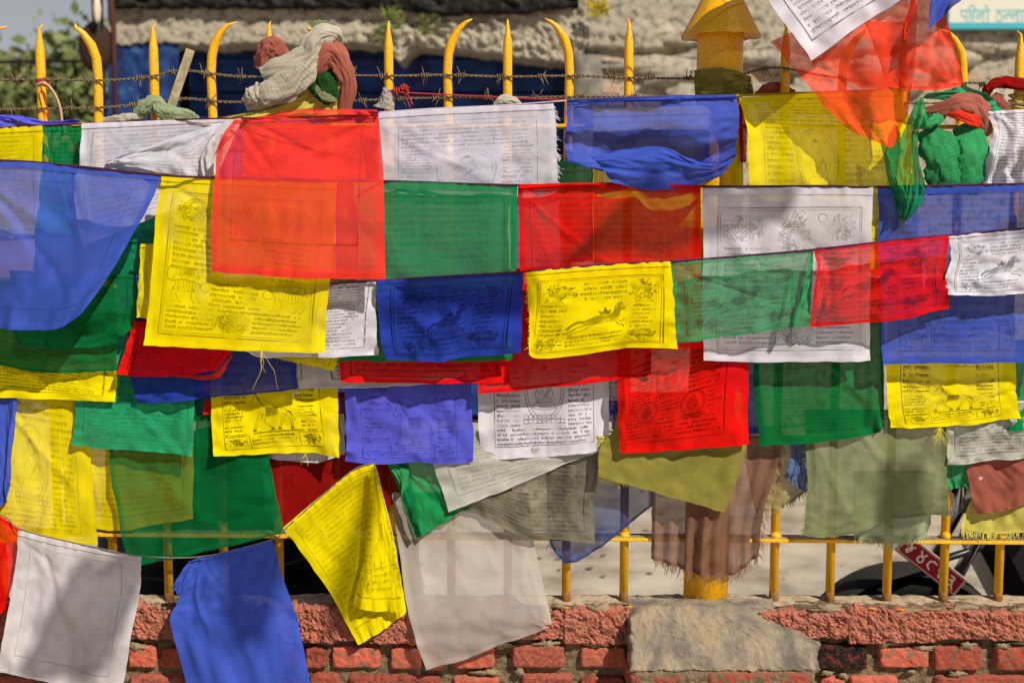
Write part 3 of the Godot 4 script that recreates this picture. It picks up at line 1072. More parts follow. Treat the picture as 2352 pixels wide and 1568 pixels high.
func build_trees() -> void:
	var trunk := mat(Color(0.16, 0.12, 0.08), 0.95)
	var greens := [Color(0.52, 0.53, 0.33), Color(0.57, 0.54, 0.35), Color(0.50, 0.52, 0.32)]
	var spec := [
		[20, 175, -24.0, 2.2, "olive tree crown at the far left edge, lowest of the three trees"],
		[112, 98, -22.0, 2.0, "middle olive-brown tree behind the left-hand spikes"],
		[218, 52, -20.0, 1.8, "tallest dry olive tree just left of the black pole"],
	]
	var k := 0
	for s in spec:
		var top := W(s[0], s[1], s[2])
		var t := thing("tree", s[4], "tree", Vector3(top.x, 0, s[2]), "trees beyond the yard")
		var st := begin()
		tube(st, [Vector3(0, 0, 0), Vector3(0.1, top.y * 0.4, 0), Vector3(-0.05, top.y * 0.85, 0)], 0.16, 0.05, 8)
		for i in 7:
			var an := rng.randf() * TAU
			var h := top.y * rng.randf_range(0.3, 0.75)
			tube(st, [Vector3(0.05, h, 0), Vector3(cos(an) * 0.7, h + 0.5, sin(an) * 0.7), Vector3(cos(an) * 1.3, h + 1.1, sin(an) * 1.3)], 0.06, 0.015, 5)
		obj("trunk", done(st), trunk, t)
		var lf := begin(false)
		var clumps := []
		for i in 70:
			var v := Vector3(rng.randf_range(-1, 1), rng.randf_range(-1, 1), rng.randf_range(-1, 1))
			if v.length() > 1.0:
				v = v.normalized() * rng.randf_range(0.6, 1.0)
			clumps.append(Vector3(v.x * s[3], top.y * 0.56 + v.y * top.y * 0.42, v.z * s[3]))
		for c in clumps:
			var r := rng.randf_range(0.3, 0.6)
			for i in 150:
				var v := Vector3(rng.randfn(), rng.randfn(), rng.randfn()) * r * 0.5
				var n := Vector3(rng.randfn(), rng.randfn(), rng.randfn()).normalized()
				var e := n.cross(Vector3(rng.randfn(), rng.randfn(), 0.3)).normalized() * rng.randf_range(0.07, 0.15)
				var g := n.cross(e) * 0.6
				var p: Vector3 = c + v
				lf.set_color(Color(1, 1, 1).lerp(Color(0.6, 0.75, 0.6), rng.randf()))
				tri(lf, p - e, p + g, p + e)
				tri(lf, p - e, p + e, p - g)
		var m := mat(greens[k], 0.8)
		m.vertex_color_use_as_albedo = true
		obj("crown", done(lf), m, t)
		k += 1
	# low wall with a pale van-sized mass far behind, and the cable
	var wall := thing("boundary_wall", "low dusty wall far behind the left-hand spikes", "wall", Vector3(-6.5, 0, -17))
	obj("wall_body", boxmesh(Vector3(0, 0.7, 0), Vector3(9, 1.4, 0.25), 0.02), mat(Color(0.62, 0.52, 0.43), 0.9), wall)
	obj("wall_coping", boxmesh(Vector3(0, 1.44, 0), Vector3(9, 0.08, 0.34), 0.01), mat(Color(0.7, 0.66, 0.6), 0.9), wall)
	var hut := thing("distant_house", "pale distant house peeping through the trees at far left", "house", W(40, 300, -30) * Vector3(1, 0, 1))
	obj("wall", boxmesh(Vector3(0, 2.0, 0), Vector3(3.0, 4.0, 3.0), 0.03), mat(Color(0.78, 0.74, 0.68), 0.9), hut)
	obj("roof", boxmesh(Vector3(0, 4.1, 0), Vector3(3.3, 0.2, 3.3), 0.03), mat(Color(0.5, 0.45, 0.4), 0.9), hut)
	cord("overhead_cable", "thin dark cable crossing in front of the trees at left", Color(0.10, 0.08, 0.07), 0.018, [-60, 143, 120, 141, 250, 140], -9.0, "cable")
	# the hedge-green bank below the trees
	var bank := begin(false)
	for i in 9000:
		var p := Vector3(rng.randf_range(-12, -2.5), 0, rng.randf_range(-19.5, -17.6))
		p.y = rng.randf_range(0.0, 2.2 + 0.5 * nz.get_noise_2d(p.x * 0.8, 0.0))
		var n := Vector3(rng.randfn(), rng.randfn(), rng.randfn()).normalized()
		var e := n.cross(Vector3(rng.randfn(), rng.randfn(), 0.3)).normalized() * 0.07
		tri(bank, p - e, p + n.cross(e), p + e)
	var bo := obj("undergrowth", done(bank), mat(Color(0.58, 0.52, 0.36), 0.9))
	bo.set_meta("kind", "stuff")
	tag(bo, "dry olive undergrowth below the trees at far left", "undergrowth")

func wheel(t: Node3D, c: Vector3, r: float, tyre: Material, metal: Material) -> void:
	var st := begin()
	var ring_ := []
	for i in 33:
		var a := TAU * i / 32
		ring_.append(c + Vector3(cos(a) * r, sin(a) * r, 0))
	tube(st, ring_, 0.05, 0.05, 8)
	var w := obj("wheel", done(st), tyre, t)
	var rm := begin()
	ring_ = []
	for i in 33:
		var a := TAU * i / 32
		ring_.append(c + Vector3(cos(a) * (r - 0.06), sin(a) * (r - 0.06), 0))
	tube(rm, ring_, 0.014, 0.014, 6)
	obj("rim", done(rm), metal, w)
	for i in 6:
		var a := TAU * i / 6
		var sp := begin()
		tube(sp, [c, c + Vector3(cos(a) * (r - 0.06), sin(a) * (r - 0.06), 0)], 0.012, 0.009, 5)
		obj("spoke", done(sp), metal, w)

func build_motorcycles() -> void:
	var black := mat(Color(0.05, 0.05, 0.052), 0.35)
	black.clearcoat_enabled = true
	black.clearcoat = 0.6
	var rubber := mat(Color(0.045, 0.045, 0.045), 0.9)
	var chrome := mat(Color(0.75, 0.75, 0.75), 0.18, null, 1.0, null, 1.0, 1.0)
	var seat := mat(Color(0.02, 0.02, 0.02), 0.6)
	var grey := mat(Color(0.16, 0.15, 0.13), 0.7)
	var amber := mat(Color(0.75, 0.25, 0.05), 0.25)
	for k in 1:
		var m := thing("motorcycle", ["black motorcycle with a red number plate on its front fork, parked behind the right-hand rail", "black motorcycle parked behind the left-hand rail, mostly hidden by the green flag"][k], "motorcycle")
		m.position = Vector3(0.73, -0.04, -0.62) if k == 0 else Vector3(-0.98, 0, -0.66)
		m.rotation.y = 0.06 if k == 0 else PI + 0.06
		var r := 0.29
		# in its own axes the front wheel is on the left, the tail on the right
		var front := Vector3(0.54, r, 0)
		wheel(m, front, r, rubber, chrome)
		wheel(m, front + Vector3(1.28, 0, 0), r, rubber, chrome)
		var st := begin()
		for i in 18:
			var a0 := deg_to_rad(20 + i * 8.0)
			var a1 := deg_to_rad(20 + (i + 1) * 8.0)
			for q in 6:
				var b0 := -1.2 + q * 0.4
				var b1 := b0 + 0.4
				var P := func(a: float, b: float) -> Vector3: return front + Vector3(cos(a), sin(a), 0) * (r + 0.035 + 0.035 * cos(b)) + Vector3(0, 0, sin(b) * 0.085)
				quad(st, P.call(a0, b0), P.call(a0, b1), P.call(a1, b1), P.call(a1, b0))
		obj("front_mudguard", done(st), grey, m)
		for s in [-1.0, 1.0]:
			var lo := begin()
			tube(lo, [front + Vector3(0.0, 0, s * 0.1), front + Vector3(0.10, 0.27, s * 0.1)], 0.032, 0.036, 10)
			obj("fork_slider", done(lo), black, m)
			var up := begin()
			tube(up, [front + Vector3(0.09, 0.26, s * 0.1), front + Vector3(0.36, 0.80, s * 0.1)], 0.019, 0.019, 10)
			obj("fork_tube", done(up), chrome, m)
		obj("engine", boxmesh(Vector3(1.15, 0.42, 0), Vector3(0.38, 0.34, 0.28), 0.05), black, m)
		var eng := begin()
		tube(eng, [Vector3(1.02, 0.5, 0), Vector3(0.95, 0.72, 0)], 0.1, 0.09, 12)
		obj("cylinder_head", done(eng), grey, m)
		var bd := begin()
		tube(bd, [Vector3(0.82, 0.86, 0), Vector3(0.95, 0.9, 0), Vector3(1.12, 0.9, 0), Vector3(1.3, 0.82, 0), Vector3(1.4, 0.78, 0)], 0, 0, 14, [0.05, 0.14, 0.16, 0.11, 0.08])
		obj("fuel_tank", done(bd), black, m)
		var se := begin()
		tube(se, [Vector3(1.28, 0.84, 0), Vector3(1.45, 0.8, 0), Vector3(1.7, 0.82, 0), Vector3(1.95, 0.88, 0), Vector3(2.05, 0.9, 0)], 0, 0, 12, [0.07, 0.12, 0.13, 0.11, 0.05])
		obj("seat", done(se), seat, m)
		obj("side_panel", boxmesh(Vector3(1.5, 0.55, 0), Vector3(0.5, 0.36, 0.26), 0.06), black, m)
		obj("belly_panel", boxmesh(Vector3(1.2, 0.3, 0), Vector3(0.75, 0.3, 0.24), 0.05), black, m)
		obj("shroud", boxmesh(Vector3(0.98, 0.66, 0), Vector3(0.36, 0.42, 0.3), 0.06, Basis(Vector3.BACK, 0.5)), black, m)
		var hb := begin()
		tube(hb, [Vector3(0.95, 1.06, -0.36), Vector3(0.88, 1.06, -0.2), Vector3(0.86, 1.0, 0), Vector3(0.88, 1.06, 0.2), Vector3(0.95, 1.06, 0.36)], 0.012, 0.012, 8)
		obj("handlebar", done(hb), black, m)
		var hl := begin()
		tube(hl, [Vector3(0.72, 0.9, 0), Vector3(0.7, 0.9, 0), Vector3(0.76, 0.9, 0), Vector3(0.86, 0.9, 0)], 0, 0, 16, [0.02, 0.085, 0.09, 0.05])
		obj("headlamp", done(hl), chrome, m)
		for s in [-1.0, 1.0]:
			var ind := begin()
			tube(ind, [Vector3(0.86, 0.82, s * 0.12), Vector3(0.86, 0.82, s * 0.17), Vector3(0.86, 0.82, s * 0.23), Vector3(0.86, 0.82, s * 0.25)], 0, 0, 10, [0.012, 0.035, 0.04, 0.015])
			obj("indicator", done(ind), amber, m)
		if k == 0:
			# the number plate lies slanted along the fork guard
			var pm := mat(Color(1, 1, 1), 0.4)
			pm.albedo_texture = ImageTexture.create_from_image(plate())
			var c := W(2138, 1296, -0.45)
			var holder := Node3D.new()
			holder.name = "plate_holder"
			var bas := Basis(Vector3.BACK, deg_to_rad(-38.0))
			var pl := obj("number_plate", boxmesh(Vector3(), Vector3(0.24, 0.066, 0.006), 0.002), mat(Color(0.7, 0.68, 0.62), 0.4), m)
			pl.basis = m.basis.inverse() * bas
			pl.position = m.basis.inverse() * (c - m.position)
			var fs := begin(false)
			for q in [[-1, 1], [1, 1], [1, -1], [-1, 1], [1, -1], [-1, -1]]:
				fs.set_uv(Vector2(q[0] * 0.5 + 0.5, 0.5 - q[1] * 0.5))
				fs.add_vertex(Vector3(q[0] * 0.1175, q[1] * 0.031, 0.0042))
			fs.generate_normals()
			obj("plate_face", fs.commit(), pm, pl)
			holder.free()
			var brk := begin()
			tube(brk, [c - m.position + Vector3(-0.02, -0.02, -0.02), Vector3(0.9, 0.75, 0.05)], 0.012, 0.012, 6)
			obj("plate_bracket", done(brk), black, m)
		else:
			var cb := begin()
			tube(cb, [Vector3(0.8, 0.95, 0.15), Vector3(1.0, 0.75, 0.22), Vector3(1.3, 0.68, 0.2), Vector3(1.6, 0.72, 0.18)], 0.008, 0.008, 6)
			obj("brake_cable", done(cb), mat(Color(0.3, 0.3, 0.32), 0.5), m)

func build_cover() -> void:
	var t := thing("covered_motorcycle", "black tarpaulin draped over a parked motorcycle behind the left-hand rail", "motorcycle", Vector3(-0.84, 0, -0.78))
	var m := mat(Color(0.035, 0.035, 0.04), 0.55, null, 1.0, null)
	obj("tarpaulin", grid(70, 60, func(u: float, v: float) -> Vector3:
		var a := u * TAU
		var h := 1.0 - v
		var r := lerpf(1.0, 0.93, h)
		var x := cos(a) * 0.52 * r
		var z := sin(-a) * 0.27 * r
		var fold := 0.03 * sin(a * 11.0 + 2.0 * sin(v * 5.0)) * v + 0.03 * nz.get_noise_3d(cos(a) * 2.0, v * 3.0, sin(a) * 2.0)
		var top := 0.98 + 0.10 * nz.get_noise_2d(cos(a) * 1.2, 4.0)
		if v < 0.25:
			var q := v / 0.25
			return Vector3(x * q, top + 0.03 - 0.06 * q * q + 0.04 * nz.get_noise_2d(x * q * 4.0, z * q * 4.0), z * q)
		var w := (v - 0.25) / 0.75
		return Vector3(x * (1.0 + 0.12 * w + fold), lerpf(top - 0.03, 0.04, w), z * (1.0 + 0.15 * w + fold))), m, t)
	var st := begin()
	var p := []
	for i in 30:
		var u := i / 29.0
		p.append(Vector3(lerpf(-0.47, 0.46, u), 0.62 + 0.16 * u - 0.08 * sin(u * PI), 0.31 - 0.12 * pow(absf(u - 0.5) * 2.0, 3.0)))
	tube(st, p, 0.006, 0.006, 6)
	obj("lashing_cord", done(st), mat(Color(0.25, 0.25, 0.27), 0.6), t)

func plate() -> Image:
	N = 512
	buf.resize(N * N)
	buf.fill(1.0)
	frame(8, 8, 504, 134, 7, 0.8)
	var w := 13.0
	# digits, left to right, as far as they can be read
	line([64, 40, 90, 70, 72, 104, 58, 92, 70, 72, 100, 44], w)
	line([150, 34, 178, 66, 196, 36], w)
	ring(176, 86, 20, 22, w)
	line([268, 38, 240, 52, 234, 84, 262, 104], w)
	line([262, 38, 286, 44], w)
	ring(340, 56, 18, 18, w, 0.6, 5.6)
	line([356, 64, 340, 96, 352, 108], w)
	line([412, 42, 440, 40, 444, 60, 420, 70, 446, 76, 450, 98, 424, 104, 410, 92], w)
	line([450, 96, 470, 116], w)
	var im := Image.create(512, 142, false, Image.FORMAT_RGB8)
	for y in 142:
		for x in 512:
			im.set_pixel(x, y, Color(0.52, 0.49, 0.46).lerp(Color(0.34, 0.03, 0.045), buf[y * N + x]))
	return im

# ------------------------------------------------------------------ low wall of painted bricks
const WZ := 0.10
func rough_block(o: Vector3, x0: float, x1: float, y0: float, y1: float, z: float, depth: float, nx: int, ny: int, amp: float, sd: float, round_: float, rag := 0.0, gnarl := 0.0) -> ArrayMesh:
	# a knocked-about brick or crust: bulging noisy face with rounded, ragged borders that run back into the wall
	var st := begin()
	var cw := x1 - x0
	var ch := y1 - y0
	for j in ny + 1:
		for i in nx + 1:
			var u := float(i) / nx
			var v := float(j) / ny
			var edge := minf(minf(u, 1 - u) * cw, minf(v, 1 - v) * ch)
			var x := lerpf(x0, x1, u)
			var y := lerpf(y0, y1, v)
			var cu := (u - 0.5) * 2.0
			var cv := (v - 0.5) * 2.0
			var pull := pow(absf(cu), 6.0) * pow(absf(cv), 6.0)
			x -= cu * pull * round_ * 1.2
			y -= cv * pull * round_ * 1.2
			if edge < 0.5 and rag > 0.0:
				x += rag * nz.get_noise_2d(v * ch * 0.035 + sd, u * 3.0 + sd)
				y += rag * nz.get_noise_2d(u * cw * 0.03 + sd * 2.0, v * 3.0 + sd)
			var p := W(x, y, z)
			p.z -= depth * (1.0 - smoothstep(0.0, round_, edge)) * 0.55
			if edge < 0.01:
				p.z -= depth * 0.8
			p.z += amp * (nz.get_noise_3d(x * 0.035, y * 0.035, sd) + 0.6 * nz.get_noise_3d(x * 0.11, y * 0.11, sd + 5.0) - gnarl * absf(nz.get_noise_3d(x * 0.07, y * 0.07, sd + 9.0)))
			st.add_vertex(p - o)
	for j in ny:
		for i in nx:
			var a := j * (nx + 1) + i
			for k in [a, a + 1, a + nx + 2, a, a + nx + 2, a + nx + 1]:
				st.add_index(k)
	st.generate_normals()
	return st.commit()

func build_wall() -> void:
	var w := thing("brick_wall", "low red-painted brick wall carrying the yellow fence", "wall", Vector3(0, 0, 0.03))
	var o := w.position
	var dust := ntex(0.02, [Color(0.50, 0.44, 0.36), Color(0.63, 0.57, 0.47), Color(0.70, 0.63, 0.52), Color(0.64, 0.58, 0.48)], [0.15, 0.4, 0.7, 0.95], 41, 6)
	var grit := ntex(0.035, [], [], 42, 6, 512, true, 7.0)
	var mortar := mat(Color(0.70, 0.67, 0.62), 0.97, dust, 3.0, grit, 1.0)
	var top := mat(Color(1, 1, 1), 0.97, ntex(0.02, [Color(0.56, 0.50, 0.41), Color(0.70, 0.62, 0.50), Color(0.75, 0.67, 0.54)], [0.12, 0.4, 0.8], 43, 6), 2.2, grit, 0.6)
	var paint := []
	var ramps := [
		[Color(0.44, 0.37, 0.31), Color(0.60, 0.42, 0.33), Color(0.71, 0.32, 0.24), Color(0.75, 0.37, 0.28), Color(0.76, 0.46, 0.36)],
		[Color(0.50, 0.42, 0.35), Color(0.66, 0.40, 0.31), Color(0.73, 0.34, 0.25), Color(0.77, 0.39, 0.30), Color(0.72, 0.50, 0.41)],
		[Color(0.36, 0.29, 0.25), Color(0.52, 0.32, 0.25), Color(0.65, 0.30, 0.23), Color(0.73, 0.36, 0.28), Color(0.76, 0.45, 0.36)],
	]
	for k in 6:
		paint.append(mat([Color(1, 1, 1), Color(0.82, 0.80, 0.78), Color(0.92, 0.95, 0.95)][k % 3], 0.85, ntex(0.022, ramps[k / 2], [0.2, 0.34, 0.44, 0.7, 0.92], 44 + k, 6), 2.6 + k * 0.6, grit, 0.7))
	var crust := []
	for k in 2:
		crust.append(mat(Color(1, 1, 1), 0.95, ntex(0.03, [Color(0.44, 0.36, 0.29), Color(0.62, 0.47, 0.38), Color(0.71, 0.37, 0.29), Color(0.76, 0.43, 0.35), Color(0.68, 0.55, 0.46)], [0.22, 0.36, 0.46, 0.68, 0.88], 50 + k, 6), 5.0, ntex(0.05, [], [], 52 + k, 6, 512, true, 16.0), 1.2))
	var burnt := mat(Color(1, 1, 1), 0.95, ntex(0.016, [Color(0.07, 0.06, 0.05), Color(0.16, 0.12, 0.10), Color(0.48, 0.15, 0.10)], [0.35, 0.55, 0.8], 55, 5), 5.0, grit, 1.0)
	# core and mortar bed
	obj("core", boxmesh(Vector3(0, 0.345, 0.012) - o, Vector3(4.4, 0.69, 0.10)), mortar, w)
	obj("mortar", grid(150, 24, func(u: float, v: float) -> Vector3:
		var x := lerpf(-260, 2620, u)
		var y := lerpf(1392, 1660, v)
		var p := W(x, y, WZ - 0.024)
		p.z += 0.016 * nz.get_noise_2d(x * 0.02, y * 0.02) + 0.008 * nz.get_noise_2d(x * 0.07, y * 0.07)
		return p - o), mortar, w)
	obj("wall_foot", boxmesh(Vector3(0, 0.28, 0.065) - o, Vector3(4.4, 0.56, 0.03)), mortar, w)
	# coping: a worn mortar cap, higher at the back, crumbling over the front edge
	obj("coping", grid(220, 22, func(u: float, v: float) -> Vector3:
		var x := lerpf(-300, 2660, u)
		var n := nz.get_noise_2d(x * 0.012, 3.0)
		var zz: float
		var h: float
		if v < 0.12:
			zz = -0.045
			h = -0.1 * (1.0 - v / 0.12)
		elif v < 0.72:
			var t := (v - 0.12) / 0.6
			zz = lerpf(-0.045, WZ - 0.002 + 0.008 * n, t)
			h = -0.012 * t * t
		else:
			var t := (v - 0.72) / 0.28
			zz = WZ - 0.002 + 0.008 * n + 0.004 * sin(t * PI) - 0.012 * t
			h = -0.012 - t * (0.030 + 0.014 * nz.get_noise_2d(x * 0.03, 8.0))
		var base := W(x, 1366, -0.045)
		var p := Vector3(base.x, base.y + h + 0.0035 * nz.get_noise_2d(x * 0.02, v * 6.0) + 0.004 * nz.get_noise_2d(x * 0.06, v * 14.0) + 0.006 * nz.get_noise_2d(x * 0.005, 1.0), zz)
		p.z += 0.006 * nz.get_noise_2d(x * 0.08, v * 10.0)
		return p - o), top, w)
	# bricks, course by course, at the joints seen in the photograph
	var a_row := [-250, -130, -20, 90, 192, 292, 396, 505, 610, 690, 762, 850, 975, 1062, 1163, 1300, 1440]
	var a_row2 := [1752, 1860, 1955, 2033, 2150, 2278, 2395, 2500, 2610]
	var b_row := [[-240, -130], [-124, -10], [-4, 92], [98, 190], [196, 284], [290, 360], [366, 446], [452, 560], [566, 690], [697, 752], [758, 876], [894, 971], [975, 1020], [1037, 1139], [1172, 1302], [1330, 1442], [1873, 1999], [2018, 2140], [2143, 2263], [2286, 2400], [2408, 2520], [2528, 2640]]
	var c_row := [[-230, -80], [-72, 80], [90, 280], [290, 424], [434, 560], [568, 700], [708, 782], [791, 1019], [1038, 1150], [1195, 1320], [1330, 1440], [1884, 1944], [1950, 2070], [2142, 2370], [2380, 2520], [2528, 2640]]
	var d_row := [[-200, -60], [-50, 70], [80, 200], [210, 330], [340, 460], [470, 590], [600, 720], [730, 850], [860, 980], [990, 1110], [1120, 1240], [1250, 1370], [1890, 2010], [2020, 2140], [2150, 2270], [2280, 2400], [2410, 2530]]
	var sd := 1.0
	for lst in [a_row, a_row2]:
		for i in lst.size() - 1:
			sd += 3.1
			obj("brick", rough_block(o, lst[i] - 7, lst[i + 1] + 7, 1400 + rng.randf_range(-9, 9), 1478 + rng.randf_range(-8, 6), WZ + 0.012 + rng.randf_range(-0.004, 0.004), 0.020, 40, 26, 0.010, sd, 4.0, 14.0, 1.4), crust[rng.randi() % 2], w)
	for e in b_row:
		sd += 3.1
		var m: Material = burnt if e[0] == 1873 else paint[rng.randi() % 6]
		obj("brick", rough_block(o, e[0], e[1], 1483 + rng.randf_range(-4, 4), 1541 + rng.randf_range(-4, 4), WZ + rng.randf_range(-0.004, 0.006), 0.03, 18, 12, 0.005, sd, 5.5, 8.0, 0.5), m, w)
	for e in c_row:
		sd += 3.1
		obj("brick", rough_block(o, e[0], e[1], 1550 + rng.randf_range(-4, 4), 1610 + rng.randf_range(-2, 4), WZ + rng.randf_range(-0.004, 0.004), 0.03, 16, 10, 0.006, sd, 5.5, 8.0, 0.6), paint[rng.randi() % 6], w)
	for e in d_row:
		sd += 3.1
		obj("brick", rough_block(o, e[0], e[1], 1618, 1676, WZ, 0.03, 8, 6, 0.005, sd, 7.0, 3.0), paint[rng.randi() % 6], w)
	var smear := mat(Color(0.86, 0.84, 0.80), 0.97, dust, 3.0, grit, 1.0)
	# smears of cement over the joints and upper faces
	for k in 84:
		var cx := rng.randf_range(-40, 2400)
		var cy: float = [1402.0, 1480.0, 1546.0, 1406.0, 1398.0][k % 5] + rng.randf_range(-7, 9)
		if cx > 1425 and cx < 1890:
			continue
		var rx := rng.randf_range(9, 38)
		var ry := rng.randf_range(5, 13)
		var sm := begin()
		var n := 16
		var rim := []
		var mid := []
		for i in n:
			var a := TAU * i / n
			var rr := 1.0 + 0.9 * nz.get_noise_2d(cos(a) * 1.4 + k * 7.0, sin(a) * 1.4)
			rim.append(W(cx + cos(a) * rx * rr, cy + sin(a) * ry * rr, WZ - 0.012) - o)
			mid.append(W(cx + cos(a) * rx * rr * 0.72, cy + sin(a) * ry * rr * 0.72, WZ + 0.003 + 0.005 * nz.get_noise_2d(a * 2.0, k * 3.0)) - o)
		var ct := W(cx, cy, WZ + 0.006) - o
		for i in n:
			var i2 := (i + 1) % n
			tri(sm, ct, mid[i2], mid[i])
			quad(sm, mid[i], mid[i2], rim[i2], rim[i])
		obj("mortar_smear", done(sm), smear, w)
	# the pier under the round post: bricks below, a lump of mortar sloping off above
	var pz := WZ + 0.135
	obj("pier_core", boxmesh(Vector3((W(1450, 1500, 0.2).x + W(1868, 1500, 0.2).x) * 0.5, 0.3, 0.14) - o, Vector3(W(1868, 1500, 0.2).x - W(1450, 1500, 0.2).x, 0.56, 0.19), 0.01), mortar, w)
	for e in [[1442, 1574, 1546], [1610, 1884, 1541], [1448, 1700, 1608], [1706, 1880, 1606]]:
		sd += 3.1
		obj("brick", rough_block(o, e[0], e[1], e[2], e[2] + 60, pz, 0.14, 16, 9, 0.005, sd, 5.0, 3.0), paint[1], w)
	obj("mortar_haunch", grid(96, 48, func(u: float, v: float) -> Vector3:
		# a slope of mortar: grows out of the cap, widens to its shoulders, runs out over the bricks on the right
		var t := clampf(v, 0.0, 1.0)
		var xl := lerpf(1484, 1440, smoothstep(0.0, 0.3, t)) - lerpf(40.0, 3.0, smoothstep(0.0, 0.3, t))
		var xr := lerpf(1716, 1878, smoothstep(0.05, 0.62, t)) + lerpf(60.0, 6.0, smoothstep(0.1, 0.7, t))
		var x := lerpf(xl, xr, u)
		x += 7.0 * nz.get_noise_2d(t * 5.0, u * 0.5 + 3.0) * absf(u - 0.5) * 2.0
		var face := lerpf(0.088, pz + 0.003, pow(t, 0.8))
		var out_ := smoothstep(0.0, lerpf(0.22, 0.025, smoothstep(0.0, 0.3, t)), u) * smoothstep(0.0, lerpf(0.42, 0.035, smoothstep(0.1, 0.72, t)), 1.0 - u)
		var z := lerpf(WZ - 0.016, face, out_)
		if t < 0.1:
			z = lerpf(0.05, z, t / 0.1)
		if t > 0.975:
			z -= 0.02
		var p := W(x, lerpf(1374, 1546, t) + 4.0 * nz.get_noise_2d(x * 0.03, 5.0) * t, z)
		p.z += 0.006 * nz.get_noise_2d(x * 0.014, t * 2.4) + 0.005 * nz.get_noise_2d(x * 0.05, t * 8.0) + 0.003 * nz.get_noise_2d(x * 0.16, t * 27.0)
		return p - o), mat(Color(0.92, 0.91, 0.93), 0.97, ntex(0.012, [Color(0.42, 0.39, 0.35), Color(0.55, 0.51, 0.44), Color(0.66, 0.60, 0.49), Color(0.63, 0.54, 0.37)], [0.18, 0.42, 0.62, 0.97], 58, 6), 1.8, ntex(0.09, [], [], 59, 5, 512, true, 6.0), 0.4), w)
	# chips of old yellow paint and loose crumbs on the cap
	var chips := begin(false)
	for k in 260:
		var x := rng.randf_range(0, 2352)
		var b := W(x, 1392 + rng.randf_range(-16, 14), WZ - rng.randf_range(-0.014, 0.1))
		b.y = W(x, 1366, -0.045).y - 0.002
		var s := rng.randf_range(0.002, 0.007)
		box(chips, b - o, Vector3(s, s * 0.6, s), s * 0.2, Basis(Vector3.UP, rng.randf() * 6.0))
	chips.generate_normals()
	var ck := obj("crumbs", chips.commit(), mortar, w)
	ck.set_meta("kind", "stuff")
	for e in [[506, 1398], [1300, 1396], [1445, 1394], [2004, 1398], [2070, 1400]]:
		var c := begin(false)
		var n := 7
		for i in n:
			var a0 := TAU * i / n
			var a1 := TAU * (i + 1) / n
			tri(c, W(e[0], e[1], WZ + 0.016) - o, W(e[0] + cos(a1) * 9 * (1.0 + 0.4 * sin(i * 2.3)), e[1] + sin(a1) * 3, WZ + 0.013) - o, W(e[0] + cos(a0) * 9 * (1.0 + 0.4 * sin((i - 1) * 2.3)), e[1] + sin(a0) * 3, WZ + 0.013) - o)
		obj("paint_chip", done(c), mat(Color(0.85, 0.55, 0.05), 0.7), w)

